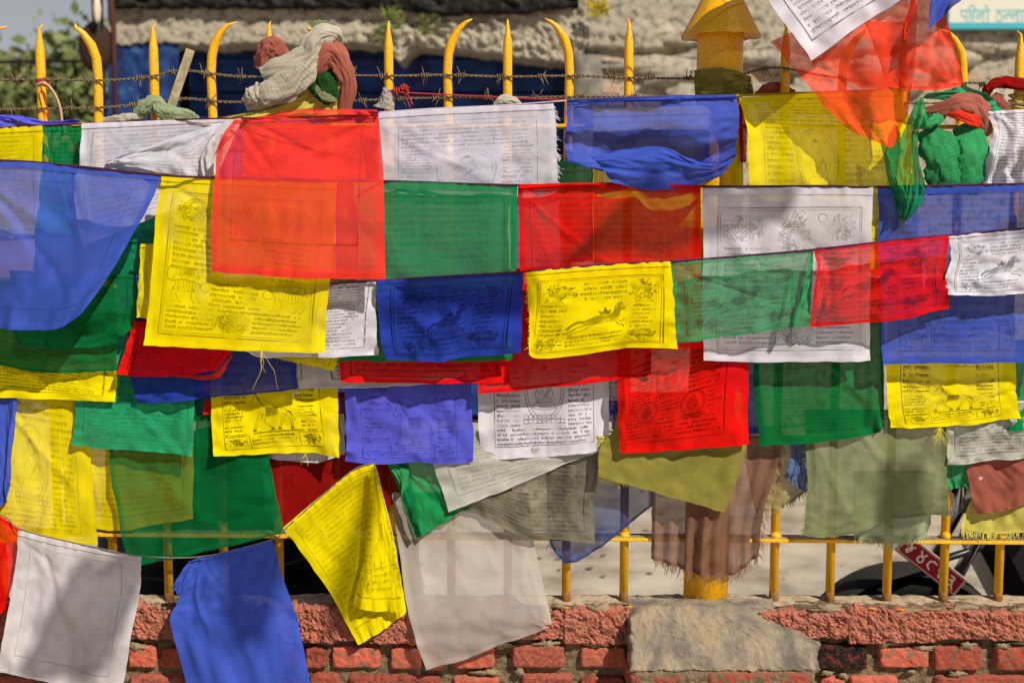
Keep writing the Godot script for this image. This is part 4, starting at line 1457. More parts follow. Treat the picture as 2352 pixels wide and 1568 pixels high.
# ------------------------------------------------------------------ yellow iron fence
func build_fence() -> void:
	var tex := ntex(0.03, [Color(0.46, 0.30, 0.08), Color(0.88, 0.62, 0.02), Color(0.93, 0.69, 0.015), Color(0.95, 0.74, 0.03)], [0.10, 0.19, 0.5, 0.9], 61, 6)
	var yel := mat(Color(1, 1, 1), 0.42, tex, 6.0, ntex(0.04, [], [], 62, 4, 512, true, 4.0), 0.35)
	yel.metallic_specular = 0.5
	var rusty := mat(Color(1, 1, 1), 0.9, ntex(0.05, [Color(0.36, 0.24, 0.14), Color(0.56, 0.38, 0.20), Color(0.80, 0.55, 0.10)], [0.3, 0.55, 0.8], 67), 9.0)
	var f := thing("iron_fence", "yellow-painted iron fence of spiked round bars and one thick post", "fence", W(1176, 1372, 0.0))
	var o := f.position
	var r := 0.0118
	# x of the top, style: 0 pointed, -1 curling left, 1 curling right
	var bars := [[-170, 0, 66], [-38, 1, 60], [98, 0, 56], [226, -1, 54], [357, 0, 53], [490, 1, 50], [622, 0, 48], [757, -1, 60], [894, 0, 47], [1031, 1, 43], [1166, 0, 43], [1305, -1, 42], [1443, 0, 43], [1530, 9, 0], [1801, 0, 54], [1935, 1, 66], [2071, 0, 66], [2206, -1, 66], [2337, 0, 70], [2470, 1, 72]]
	for b in bars:
		if b[1] == 9:
			continue
		var xt: float = b[0]
		var yt: float = b[2]
		var foot := W(xt, 300, 0.0)
		foot.y = W(1176, 1374, 0.0).y - 0.05
		var st := begin()
		if b[1] == 0:
			var tip := W(xt, yt, 0.0)
			tube(st, [Vector3(foot.x, foot.y, 0) - o, Vector3(foot.x, tip.y - 0.30, 0) - o, Vector3(foot.x, tip.y - 0.085, 0) - o, Vector3(foot.x, tip.y - 0.06, 0) - o, Vector3(foot.x, tip.y - 0.01, 0) - o, tip - o], 0, 0, 12, [r, r, r * 1.03, r * 0.95, r * 0.28, 0.0012])
		else:
			var d: float = b[1]
			var tip := W(xt + d * 54.0, yt, 0.02)
			var p := [Vector3(foot.x, foot.y, 0), Vector3(foot.x, tip.y - 0.30, 0), Vector3(foot.x - 0.003 * d, tip.y - 0.13, 0), Vector3(foot.x, tip.y - 0.085, 0.0), Vector3(foot.x + d * 0.010, tip.y - 0.052, 0.006), Vector3(foot.x + d * 0.028, tip.y - 0.024, 0.012), Vector3(foot.x + d * 0.046, tip.y - 0.008, 0.016), tip]
			for i in p.size():
				p[i] -= o
			tube(st, p, 0, 0, 12, [r, r, r, r * 1.02, r * 1.02, r * 0.72, r * 0.42, 0.0012])
		obj("bar", done(st), yel, f)
		var foot_y := W(1176, 1372, 0.0).y
		var rs := begin()
		tube(rs, [Vector3(foot.x, foot_y - 0.02, 0) - o, Vector3(foot.x, foot_y + 0.004, 0) - o, Vector3(foot.x, foot_y + rng.randf_range(0.010, 0.024), 0) - o], 0, 0, 10, [r * 1.22, r * 1.08, r * 1.005])
		obj("rusty_foot", done(rs), rusty, f)
		var weld := begin()
		var wy := W(1176, 1232, 0.0).y
		tube(weld, [Vector3(foot.x, wy - 0.004, 0.004) - o, Vector3(foot.x, wy + 0.004, 0.006) - o, Vector3(foot.x, wy + 0.010, 0.002) - o], 0, 0, 8, [0.012, 0.0175, 0.0115])
		obj("weld", done(weld), yel, f)
	# flat rails, level with the ground; dust lies on the lower one
	for k in 2:
		var yl: float = [1222, 284][k]
		var yr: float = [1246, 290][k]
		var a := W(-300, yl + 1, 0.02)
		var c := W(2660, yr + 2, 0.02)
		var mid := (a + c) * 0.5
		var ang := atan2(c.y - a.y, c.x - a.x)
		obj(["lower_rail", "upper_rail"][k], boxmesh(mid - Vector3(0, 0, 0.015) - o, Vector3(c.x - a.x, 0.009, 0.048), 0.0015, Basis(Vector3.BACK, ang)), yel, f)
		if k == 0:
			var dust := mat(Color(1, 1, 1), 0.97, ntex(0.02, [Color(0.50, 0.43, 0.34), Color(0.60, 0.53, 0.43)], [0.3, 0.7], 63), 4.0)
			obj("rail_dust", boxmesh(mid + Vector3(0, 0.0055, -0.017) - o, Vector3(c.x - a.x - 0.01, 0.003, 0.036), 0.001, Basis(Vector3.BACK, ang)), dust, f)
	# the thick post and its conical hat with a folded seam
	var pt := W(1656, 60, 0.0)
	var pb := W(1620, 1374, 0.0)
	pb.y -= 0.06
	var st := begin()
	tube(st, [pb - o, pb.lerp(pt, 0.3) - o, pb.lerp(pt, 0.6) - o, pt.lerp(pb, 0.02) - o, pt - o], 0.0595, 0.0595, 40)
	var post := obj("post", done(st), yel, f)
	var cap := begin()
	var hat := W(1657, 83, 0.0) - o
	var n := 64
	var hr := func(k: int, t: float) -> Vector3:
		var a := TAU * k / n
		var dir := Vector3(sin(a), 0, cos(a))
		var rr := lerpf(0.103, 0.012, pow(t, 0.92))
		var seam := exp(-pow(angle_difference(a, 0.02) / 0.06, 2.0)) * 0.007 * (1.0 - t)
		return hat + dir * (rr + seam) + Vector3(0.004 * t, 0.185 * t + 0.004 * nz.get_noise_2d(sin(a) * 1.6, cos(a) * 1.6) * (1.0 - t), 0)
	for i in 10:
		for k in n:
			quad(cap, hr.call(k, i / 10.0), hr.call(k, (i + 1) / 10.0), hr.call(k + 1, (i + 1) / 10.0), hr.call(k + 1, i / 10.0))
	for k in n:
		var q0: Vector3 = hr.call(k, 0.0)
		var q1: Vector3 = hr.call(k + 1, 0.0)
		var c0 := hat + (q0 - hat) * 0.965 + Vector3(0, 0.001, 0)
		var c1 := hat + (q1 - hat) * 0.965 + Vector3(0, 0.001, 0)
		quad(cap, q0 , q1, q1 - Vector3(0, 0.003, 0), q0 - Vector3(0, 0.003, 0))
		quad(cap, q0 - Vector3(0, 0.003, 0), q1 - Vector3(0, 0.003, 0), c1, c0)
		quad(cap, c0, c1, hat + Vector3(0, 0.02, 0), hat + Vector3(0, 0.02, 0))
	obj("cap", done(cap), yel, post)
	barbed("two-strand barbed wire, the upper of the two, crossing the spiked bars", [-80, 186, 60, 182, 240, 184, 340, 176, 420, 162, 480, 168, 560, 176, 700, 172, 900, 174, 1030, 172, 1160, 176, 1320, 174, 1440, 178, 1590, 180, 1680, 176, 1780, 155, 1900, 175, 2100, 200, 2230, 190, 2300, 200, 2440, 205], [34, 130, 204, 322, 396, 470, 553, 690, 810, 880, 976, 1060, 1150, 1245, 1330, 1408, 1494, 1582, 1756, 1990, 2258, 2400])
	barbed("two-strand barbed wire, the lower of the two, just above the flag string", [-80, 252, 60, 250, 240, 246, 340, 236, 420, 226, 520, 234, 640, 232, 830, 230, 1000, 224, 1200, 224, 1330, 222, 1500, 222, 1650, 226, 1800, 232, 2000, 236, 2440, 238], [20, 76, 160, 306, 400, 480, 600, 720, 832, 922, 1003, 1120, 1230, 1330, 1460, 1560, 1760])

func barbed(label: String, path: Array, barbs: Array) -> void:
	var rust := mat(Color(0.66, 0.62, 0.56), 0.75, ntex(0.05, [Color(0.4, 0.34, 0.27), Color(0.9, 0.85, 0.75)], [0.3, 0.7], 66), 12.0, null, 1.0, 0.0)
	var w := thing("barbed_wire", label, "barbed wire", W(path[0], path[1], 0.016))
	var o := w.position
	var src := pts(path, 0.016)
	var n := 420
	for s in 2:
		var p := []
		for i in n + 1:
			var q := along(src, float(i) / n)
			var c := W(q.x, q.y, q.z)
			var a := c.x * TAU / 0.026 + s * PI
			p.append(c - o + Vector3(0, cos(a), sin(a)) * 0.0023)
		var st := begin()
		tube(st, p, 0.0019, 0.0019, 5)
		obj("strand", done(st), rust, w)
	for bx in barbs:
		var q := src[0] as Vector3
		for i in 300:
			var e := along(src, i / 300.0)
			if absf(e.x - bx) < absf(q.x - bx):
				q = e
		var c := W(bx, q.y, q.z) - o
		var st := begin()
		var coil := []
		for i in 22:
			var a := TAU * i / 7.0
			coil.append(c + Vector3((i - 11) * 0.0009, cos(a) * 0.0056, sin(a) * 0.0056))
		tube(st, coil, 0.0018, 0.0018, 5)
		for k in 4:
			var a := rng.randf() * TAU
			var d := Vector3(rng.randf_range(-0.6, 0.6), cos(a), sin(a)).normalized()
			var b: Vector3 = c + Vector3((k - 1.5) * 0.004, 0, 0)
			tube(st, [b, b + d * 0.013, b + d * 0.026], 0.0018, 0.0007, 5)
		obj("barb", done(st), rust, w)

# ------------------------------------------------------------------ the flags
func build_flags() -> void:
	# topmost string
	flag("narrow yellow flag at the left edge, top string, above the big blue flag", "Y", "text_faint", 0.84, 0.095, [-170, 304, -40, 296, 98, 288], [-170, 560, -40, 556, 92, 548])
	flag("small upright green flag between the left yellow one and the curled white one", "G", "text_faint", 0.8, 0.092, [97, 289, 186, 288], [92, 540, 184, 545])
	flag("twisted blue flag lying along the top string at the far left", "V", "plain", 0.95, 0.06, [-20, 262, 30, 264, 62, 268, 110, 278, 178, 273], [-20, 300, 30, 296, 62, 300, 110, 292, 180, 284], [], [], {"amp": 0.012, "rip": 0.008, "rk": 3.0, "hem": false})
	var f := flag("white flag with its printed lower corner curled up over its front, top string", "W", "text_faint", 0.84, 0.135, [188, 283, 300, 279, 420, 274, 556, 270], [188, 566, 280, 527, 370, 492, 470, 440], [188, 283, 182, 372, 168, 440, 188, 566], [556, 270, 530, 330, 500, 390, 470, 440])
	sheet(f, "folded_corner", cloth("W", "text_faint", 0.95), 0.158, [242, 371, 380, 322, 470, 292, 520, 276], [244, 374, 330, 388, 420, 404, 470, 410], [], [520, 276, 492, 316, 466, 356, 470, 410], {"seed": 4.0, "amp": 0.006, "pin": 0.0, "zc": [-0.015, 0, 0.014, -0.01], "uv": [1.0, 0.9, 0.2, 0.3], "nv": 20})
	sheet(f, "turned_edge", cloth("PW", "plain", 1.0), 0.166, [518, 277, 560, 270], [466, 406, 493, 421], [518, 277, 482, 318, 462, 362, 466, 406], [560, 270, 512, 318, 493, 364, 493, 421], {"seed": 5.0, "amp": 0.002, "nu": 8, "b": [[0.5, 0.5, 0.5, 0.010]]})
	f = flag("large red flag hanging in front of a yellow one, gathered along the top string", "RC", "border", 0.72, 0.255, [538, 275, 620, 272, 700, 269, 800, 266, 868, 263], [484, 625, 600, 632, 700, 639, 886, 641], [538, 275, 502, 330, 491, 420, 484, 625], [868, 263, 874, 320, 881, 430, 886, 641], {"b": [[0.35, 0.22, 0.16, 0.006]]})
	sheet(f, "gathered_top", cloth("RC", "plain", 0.8), 0.259, [560, 273, 620, 262, 690, 250, 780, 250, 866, 252], [560, 275, 620, 272, 700, 270, 800, 267, 868, 264], [], [], {"seed": 2.0, "rip": 0.004, "rk": 7.0, "nv": 6, "pin": 0.0})
	flag("coral flag hanging close behind the large red one, hiding the bars there", "RC", "border", 0.85, 0.07, [560, 292, 700, 288, 872, 286], [556, 404, 700, 408, 870, 410])
	flag("large white flag with a faint seated figure, right of the large red one", "W", "seated_faint", 0.80, 0.125, [868, 259, 1000, 250, 1150, 243, 1272, 238], [890, 655, 1000, 660, 1150, 656, 1290, 650], [868, 259, 870, 350, 874, 430, 890, 655], [1272, 238, 1279, 330, 1282, 430, 1290, 650], {"fray": ["right"], "fl": 0.014, "fn": 70})
	flag("dull yellow flag hanging behind the rumpled blue one near the post", "Y", "text_faint", 0.85, 0.05, [1362, 250, 1500, 246, 1706, 240], [1364, 640, 1500, 640, 1708, 640])
	flag("short green flag between the faint white flag and the rumpled blue one", "LG", "border", 0.9, 0.045, [1235, 368, 1300, 370, 1362, 373], [1235, 600, 1362, 600], [], [], {"uv": [0.2, 0.6, 0.95, 1.0]})
	flag("narrow red flag showing between the rumpled blue flag and the yellow one by the post", "R", "plain", 0.9, 0.06, [1698, 240, 1718, 240], [1700, 372, 1716, 372])
	f = flag("blue flag blown into deep folds with its lower edge flipped forward, left of the post", "BD", "plain", 0.86, 0.12, [1302, 232, 1400, 228, 1500, 225, 1600, 222, 1690, 222], [1305, 372, 1400, 396, 1500, 400, 1600, 388, 1690, 352], [1302, 232, 1301, 290, 1297, 320, 1305, 372], [1690, 222, 1697, 260, 1694, 310, 1690, 352], {"b": [[0.72, 0.46, 0.2, 0.055, 0.3], [0.42, 0.8, 0.17, -0.055, 0.3], [0.2, 0.42, 0.25, 0.02, 0.14], [0.7, 0.86, 0.2, -0.05, 0.12], [0.45, 0.5, 0.1, -0.015, 0.2]], "amp": 0.014, "nu": 56, "nv": 48})
	sheet(f, "flipped_edge", cloth("BD", "plain", 0.95), 0.165, [1352, 357, 1430, 343, 1500, 336, 1540, 342, 1580, 362, 1640, 372, 1692, 352], [1405, 420, 1470, 434, 1520, 436, 1580, 432, 1620, 418, 1660, 398, 1693, 354], [1352, 357, 1375, 378, 1405, 420], [], {"seed": 8.0, "amp": 0.012, "b": [[0.3, 0.5, 0.25, 0.012], [0.75, 0.6, 0.2, 0.014]], "pin": 0.0, "zc": [0.01, -0.02, -0.02, 0.0]})
	sheet(f, "rolled_top", cloth("BD", "plain", 1.0), 0.128, [1330, 232, 1420, 228, 1510, 224, 1560, 220, 1620, 221, 1692, 218], [1330, 238, 1420, 234, 1510, 233, 1560, 232, 1620, 229, 1692, 225], [], [], {"seed": 9.0, "nv": 8, "amp": 0.001, "b": [[0.5, 0.5, 3.0, 0.008, 0.4]], "pin": 0.0})
	flag("large yellow flag right of the post, partly under the sheer red one", "Y", "seated_faint", 0.92, 0.123, [1698, 224, 1780, 218, 1900, 213, 2062, 206], [1722, 640, 1850, 640, 1950, 636, 2122, 630], [1698, 224, 1714, 290, 1718, 430, 1722, 640], [2062, 206, 2098, 300, 2106, 430, 2122, 630], {"amp": 0.012, "seed": 3.0})
	flag("crumpled white flag full of dark print at the upper right edge", "W", "text", 0.95, 0.11, [2268, 256, 2352, 251, 2440, 248], [2262, 432, 2352, 434, 2460, 436], [2268, 256, 2282, 300, 2264, 365, 2262, 432], [], {"rip": 0.010, "rk": 4.4, "tri": 0.02, "amp": 0.014})
	# second string: the large flags
	flag("large blue flag at the left edge swept diagonally to the left, second string", "B", "border", 0.80, 0.25, [-90, 366, 60, 372, 200, 385, 370, 403], [-110, 748, 0, 752, 70, 758, 140, 753, 186, 722], [], [370, 403, 345, 465, 300, 545, 250, 630, 186, 722], {"b": [[0.35, 0.4, 0.12, 0.012, 0.5], [0.8, 0.8, 0.15, 0.01]], "amp": 0.010})
	flag("large bright yellow flag with tiger and dragon print, second string", "Y", "big", 0.88, 0.225, [372, 402, 500, 408, 640, 412, 774, 415], [331, 792, 450, 799, 600, 806, 744, 812], [372, 402, 357, 500, 344, 650, 331, 792], [774, 415, 766, 560, 752, 700, 744, 812], {"amp": 0.004})
	flag("large green flag between two red ones in the middle of the second string", "G", "text_faint", 0.74, 0.150, [776, 416, 900, 417, 1050, 421, 1188, 426], [782, 829, 900, 830, 1050, 829, 1176, 828], [], [1188, 426, 1187, 540, 1182, 700, 1176, 828], {"amp": 0.009, "b": [[0.3, 0.4, 0.12, 0.008, 0.3]]})
	f = flag("large red flag in the middle of the second string, above the yellow horse flag", "R", "text_faint", 0.78, 0.152, [1190, 427, 1300, 424, 1450, 422, 1610, 429], [1197, 782, 1330, 790, 1470, 795, 1612, 800], [], [], {"amp": 0.008})
	sheet(f, "rolled_top", cloth("R", "plain", 1.0), 0.158, [1190, 424, 1300, 420, 1450, 420, 1610, 427], [1200, 438, 1300, 430, 1450, 429, 1610, 434], [], [], {"seed": 9.5, "nv": 8, "amp": 0.001, "b": [[0.5, 0.5, 3.0, 0.007, 0.4]], "pin": 0.0})
	flag("large white flag with beast print, crossed by the green and red horse flags", "W", "big", 0.82, 0.150, [1613, 430, 1750, 430, 1900, 428, 2006, 430], [1616, 828, 1750, 831, 1900, 830, 2001, 829], [1613, 430, 1616, 560, 1612, 700, 1616, 828], [2006, 430, 2001, 560, 1999, 700, 2001, 829])
	flag("large blue flag at the right edge of the second string, above the white horse flag", "B", "stand_faint", 0.80, 0.148, [2018, 430, 2150, 427, 2300, 424, 2440, 421], [2026, 836, 2150, 834, 2300, 833, 2440, 830])
	# third string: the smaller horse flags
	flag("small white printed flag half hidden behind the bright yellow tiger flag", "W", "text", 0.93, 0.185, [556, 664, 700, 655, 800, 649, 862, 645], [562, 803, 600, 820, 720, 819, 868, 816], [556, 664, 554, 740, 562, 803], [862, 645, 863, 720, 868, 816], {"uv": [0.0, 0.1, 1.0, 1.0]})
	flag("small deep blue flag with a running horse, third string", "N", "horse", 0.88, 0.200, [866, 645, 1000, 637, 1100, 631, 1202, 625], [886, 826, 960, 830, 1020, 829, 1080, 818, 1196, 812], [866, 645, 866, 700, 872, 770, 886, 826], [1202, 625, 1200, 700, 1196, 812], {"amp": 0.012, "b": [[0.5, 0.6, 0.2, 0.012]]})
	flag("small yellow flag with a brown running horse, third string, centre of the fence", "Y", "horse", 0.92, 0.204, [1207, 623, 1330, 612, 1450, 604, 1540, 600], [1214, 812, 1240, 823, 1380, 807, 1450, 798, 1556, 800], [1207, 623, 1214, 690, 1216, 760, 1214, 812], [1540, 600, 1549, 680, 1552, 740, 1556, 800], {"amp": 0.005, "fray": ["left"], "fl": 0.008, "fn": 40})
	f = flag("small green flag with a running horse and a pale diagonal fold, third string", "LG", "horse_faint", 0.68, 0.200, [1538, 601, 1650, 592, 1760, 583, 1868, 572], [1556, 786, 1650, 776, 1750, 760, 1860, 747], [1538, 601, 1550, 690, 1556, 786], [1868, 572, 1866, 660, 1860, 747])
	sheet(f, "diagonal_fold", cloth("LG", "plain", 0.92), 0.210, [1864, 580, 1870, 574], [1816, 749, 1830, 752], [1864, 580, 1846, 650, 1816, 749], [1870, 574, 1858, 650, 1830, 752], {"seed": 6.0, "nu": 6, "b": [[0.5, 0.5, 0.8, 0.008]]})
	flag("small red flag with a running horse, third string, creased at its left end", "R", "horse_faint", 0.76, 0.206, [1870, 575, 1980, 562, 2080, 550, 2180, 540], [1860, 750, 1900, 748, 2050, 735, 2184, 708], [1870, 575, 1876, 610, 1868, 680, 1860, 750], [2180, 540, 2176, 620, 2184, 708], {"amp": 0.009, "b": [[0.12, 0.4, 0.08, -0.02, 0.3], [0.25, 0.75, 0.25, 0.018]]})
	flag("small white flag with a running horse at the right edge, third string", "W", "horse", 0.94, 0.202, [2178, 541, 2260, 533, 2350, 526, 2500, 512], [2176, 676, 2260, 679, 2350, 674, 2500, 668], [2178, 541, 2186, 590, 2172, 640, 2176, 676], [], {"amp": 0.010})
	# fourth string: seen below and between the others
	flag("light green flag between the big blue flag and the bright yellow tiger flag", "G", "border", 0.9, 0.10, [90, 470, 240, 480, 366, 490], [70, 664, 160, 655, 240, 640, 352, 627])
	f = flag("green flag bagging out with a rounded right side, just below the big blue flag", "DG", "text_faint", 0.86, 0.128, [20, 620, 160, 626, 312, 630], [40, 790, 100, 797, 160, 799, 262, 792], [], [312, 630, 317, 690, 304, 752, 262, 792], {"b": [[0.7, 0.45, 0.3, 0.03]], "amp": 0.01})
	flag("dark green flag at the left edge lying over the yellow bordered one", "DG", "plain", 0.82, 0.112, [-80, 640, 100, 650, 266, 660], [-80, 815, 0, 838, 70, 853, 160, 856, 268, 851], [], [], {"stain": 0.2})
	flag("yellow flag edge showing left of the bright yellow tiger flag", "Y", "plain", 0.95, 0.17, [322, 560, 430, 560], [313, 729, 375, 735, 430, 738])
	f = flag("short red flag with a turned-up pink edge, left of centre below the tiger flag", "R", "text", 0.88, 0.14, [308, 738, 420, 738, 542, 738], [268, 860, 340, 866, 420, 862, 498, 850], [308, 738, 290, 790, 268, 860], [542, 738, 542, 790, 498, 850], {"seed": 5.5})
	sheet(f, "turned_edge", cloth("RS", "plain", 0.95), 0.146, [384, 860, 440, 862, 490, 858, 534, 812], [384, 863, 430, 868, 498, 869, 530, 822], [], [], {"seed": 5.6, "nv": 8, "amp": 0.002})
	flag("yellow flag with a heavy black border at the left edge, below the dark green one", "Y", "text", 0.94, 0.092, [-160, 640, 60, 640, 266, 640], [-160, 908, 0, 912, 130, 918, 265, 922], [], [266, 640, 268, 850, 265, 922])
	flag("dark navy flag shading the top of the left yellow standing-horse flag", "N", "border", 0.78, 0.104, [290, 700, 480, 700, 678, 690], [315, 926, 400, 922, 480, 914, 600, 902, 682, 894], [290, 700, 298, 855, 315, 926], [678, 690, 680, 830, 682, 894])
	flag("yellow flag with a standing horse and two small pictures, left of centre", "Y", "stand", 0.95, 0.080, [482, 640, 600, 640, 776, 640], [492, 1044, 560, 1047, 650, 1041, 720, 1043, 780, 1048], [482, 640, 483, 880, 485, 980, 492, 1044], [776, 640, 776, 880, 777, 960, 780, 1048], {"amp": 0.007, "seed": 2.2})
	flag("red flag of which a small corner shows left of the yellow standing-horse flag", "R", "plain", 0.92, 0.062, [466, 700, 640, 700], [470, 950, 560, 950, 640, 950])
	flag("thin yellow flag hem with a black corner line below the small white flag", "Y", "text", 0.93, 0.135, [570, 690, 770, 680], [560, 800, 640, 824, 700, 838, 764, 852], [], [770, 680, 776, 815, 764, 852], {"uv": [0.0, 0.4, 1.0, 1.0]})
	flag("white flag of which the lower hem shows between red flags and the yellow standing horse", "PW", "text", 0.93, 0.096, [672, 700, 850, 700, 1092, 700], [682, 893, 850, 890, 960, 884, 1098, 877], [], [], {"uv": [-0.1, 0.2, 1.0, 1.0]})
	flag("long red flag hem with a brown border line under the deep blue horse flag", "R", "text", 0.86, 0.124, [778, 640, 900, 640, 1168, 640], [780, 877, 900, 879, 1050, 880, 1170, 878], [], [], {"uv": [0.0, 0.2, 1.0, 0.96]})
	flag("long red flag sloping up to the right over the white seated-figure flag", "R", "text_faint", 0.84, 0.128, [1112, 620, 1300, 610, 1500, 600], [1098, 904, 1200, 895, 1350, 880, 1496, 863], [1112, 620, 1104, 800, 1098, 904], [])
	flag("violet-blue flag with two small pictures, right of the yellow standing-horse flag", "V", "stand_faint", 0.93, 0.086, [790, 680, 940, 680, 1084, 680], [792, 1060, 880, 1066, 960, 1060, 1020, 1065, 1086, 1060], [790, 680, 791, 890, 795, 1000, 792, 1060], [1084, 680, 1083, 900, 1087, 1000, 1086, 1060], {"amp": 0.008})
	flag("crisp white flag with a seated figure and clear lines of script, below centre", "W", "seated", 0.96, 0.081, [1096, 640, 1250, 640, 1398, 640], [1102, 1056, 1200, 1052, 1300, 1045, 1399, 1034], [1096, 640, 1098, 880, 1102, 1056], [1398, 640, 1398, 880, 1399, 1034], {"amp": 0.005, "seed": 6.6})
	flag("red flag with small seated figures and black script, above the olive-yellow cloth", "R", "three", 0.90, 0.124, [1418, 640, 1560, 640, 1714, 640], [1425, 1036, 1450, 1042, 1520, 1036, 1600, 1030, 1721, 1021], [1418, 640, 1419, 870, 1420, 960, 1425, 1036], [], {"amp": 0.008, "b": [[0.4, 0.62, 0.3, 0.008, 0.06]]})
	flag("plain blue flag strip between the red seated-figures flag and the dark green one", "B", "plain", 0.93, 0.062, [1640, 700, 1744, 700], [1640, 1000, 1744, 997])
	flag("dark green flag with black script hanging right of the post", "DG", "seated_faint", 0.94, 0.088, [1728, 640, 1880, 640, 2026, 640], [1744, 1023, 1850, 1018, 1950, 1006, 2010, 996, 2032, 980], [1728, 640, 1730, 830, 1736, 920, 1744, 1023], [2026, 640, 2032, 830, 2034, 930, 2032, 980], {"amp": 0.006, "b": [[0.04, 0.7, 0.06, 0.012, 0.4], [0.96, 0.7, 0.06, -0.012, 0.4]]})
	flag("yellow flag with a standing horse and a tuft of loose threads, lower right", "Y", "stand", 0.95, 0.096, [2040, 640, 2190, 640, 2330, 640], [2050, 984, 2150, 980, 2250, 972, 2344, 959], [2040, 640, 2036, 860, 2042, 940, 2050, 984], [2330, 640, 2334, 860, 2338, 910, 2344, 959], {"amp": 0.005})
	flag("green flag corner at the right edge beside the yellow standing-horse flag", "G", "plain", 0.92, 0.077, [2300, 780, 2440, 780], [2312, 989, 2440, 985])
	flag("scrap of white script-printed flag between the white and red seated-figure flags", "PW", "text", 0.95, 0.058, [1380, 800, 1440, 800], [1392, 966, 1446, 976], [], [], {"uv": [0.3, 0.4, 0.8, 1.0]})
	flag("scrap of violet flag under the white scrap, left of the red seated-figures flag", "V", "plain", 0.95, 0.055, [1396, 920, 1460, 920], [1410, 1005, 1460, 1012])
	# the cords
	cord("flag_cord", "dark red topmost flag cord running behind the left-hand hems", Color(0.33, 0.05, 0.10), 0.0022, [-170, 303, 98, 288, 187, 284, 420, 274, 560, 271, 700, 269, 868, 262], [0.097, 0.095, 0.1, 0.14, 0.17, 0.259, 0.259])
	cord("flag_cord", "pale cord of the white seated-figure flag on the top string", Color(0.75, 0.70, 0.75), 0.002, [868, 258, 1000, 249, 1150, 242, 1302, 231], 0.088)
	cord("flag_cord", "blue and yellow cord from the bent spike past the post to the sheer red flag", Color(0.25, 0.26, 0.50), 0.0028, [1302, 230, 1400, 226, 1560, 221, 1690, 219], 0.124)
	cord("flag_cord", "yellow twisted cord right of the post, passing behind the sheer red flag", Color(0.72, 0.60, 0.06), 0.0032, [1690, 219, 1800, 215, 1920, 211, 2080, 205], [0.124, 0.092, 0.09, 0.09])
	cord("flag_cord", "dark cord of the second string carrying the large flags", Color(0.25, 0.10, 0.20), 0.003, [-90, 366, 60, 371, 200, 384, 370, 402, 500, 408, 774, 415, 900, 416, 1190, 425, 1450, 421, 1610, 428, 1900, 427, 2010, 429, 2440, 420], [0.252, 0.252, 0.252, 0.252, 0.227, 0.225, 0.152, 0.154, 0.158, 0.154, 0.152, 0.150, 0.150])
	cord("flag_cord", "thin purple cord of the third string carrying the small horse flags", Color(0.30, 0.12, 0.28), 0.0027, [556, 664, 862, 645, 1000, 636, 1204, 624, 1380, 608, 1540, 600, 1700, 588, 1870, 573, 2080, 549, 2180, 540, 2500, 511], [0.186, 0.196, 0.2, 0.203, 0.204, 0.203, 0.2, 0.204, 0.207, 0.204, 0.202])
	cord("flag_cord", "hidden fourth cord behind the larger flags, level with the small horse flags", Color(0.28, 0.20, 0.18), 0.002, [-160, 640, 1200, 639, 2440, 638], 0.080)

	# overhead string: the fluttering flags at the top right
	f = flag("sheer red flag blowing loose over the yellow one at the top right", "RS", "border", 0.70, 0.215, [1768, 96, 1880, 46, 2000, -8, 2100, -70], [1960, 305, 2002, 320, 2054, 336, 2086, 260], [1768, 96, 1830, 168, 1900, 250, 1960, 305], [2100, -70, 2106, 40, 2104, 150, 2086, 260], {"amp": 0.012, "rip": 0.005, "rk": 1.3, "zc": [-0.01, 0.03, 0.0, -0.01], "pin": 0.0, "b": [[0.75, 0.5, 0.12, -0.03, 0.6]], "hem": false}, "flags fluttering from an overhead string")
	sheet(f, "trailing_fold", cloth("RS", "plain", 0.70), 0.192, [1985, 46, 2080, 46, 2120, -20, 2155, -20], [2040, 200, 2100, 206, 2160, 206, 2212, 196], [1985, 46, 2010, 120, 2040, 200], [2155, -20, 2172, 40, 2196, 120, 2214, 178, 2212, 196], {"seed": 3.3, "amp": 0.010, "pin": 0.0})
	sheet(f, "creased_edge", cloth("RS", "plain", 0.9), 0.232, [2096, -60, 2112, -60], [2073, 92, 2080, 96], [2096, -60, 2092, 10, 2080, 50, 2073, 92], [2112, -60, 2104, 10, 2090, 56, 2080, 96], {"seed": 3.5, "nu": 6, "amp": 0.004})
	flag("white printed flag dipping tip-down in front of the sheer red one", "W", "text", 0.92, 0.25, [1700, -118, 1800, -200, 1920, -270, 2030, -330], [1861, 141, 1960, 70, 2065, 2, 2190, -90], [1700, -118, 1745, -45, 1790, 28, 1861, 141], [], {"amp": 0.018, "pin": 0.0, "seed": 1.2, "hem": false}, "flags fluttering from an overhead string")
	flag("blue flag whose corner dips into the frame at the top right beside the sign", "BD", "border", 0.92, 0.27, [2160, -240, 2280, -330, 2420, -420], [2127, 73, 2170, 36, 2210, -2, 2390, -140], [2160, -240, 2146, -80, 2127, 73], [], {"amp": 0.015, "pin": 0.0, "seed": 2.4, "hem": false}, "flags fluttering from an overhead string")
	f = flag("green flag twisted into a long drooping tail below the sheer red one", "G", "plain", 0.82, 0.178, [2022, 318, 2060, 330, 2108, 225], [2066, 490, 2074, 500, 2080, 507], [2022, 318, 2036, 390, 2052, 450, 2066, 490], [2108, 225, 2100, 330, 2092, 420, 2080, 507], {"amp": 0.02, "hem": false, "fray": ["right"], "fl": 0.006, "fn": 60}, "flags fluttering from an overhead string")
	sheet(f, "looped_tail", cloth("G", "plain", 0.86), 0.170, [2094, 300, 2112, 300], [2078, 507, 2092, 499], [2094, 300, 2094, 380, 2086, 450, 2078, 507], [2112, 300, 2108, 350, 2122, 430, 2116, 468, 2092, 499], {"seed": 2.8, "nu": 14, "amp": 0.006, "b": [[0.6, 0.6, 0.4, 0.012]]})
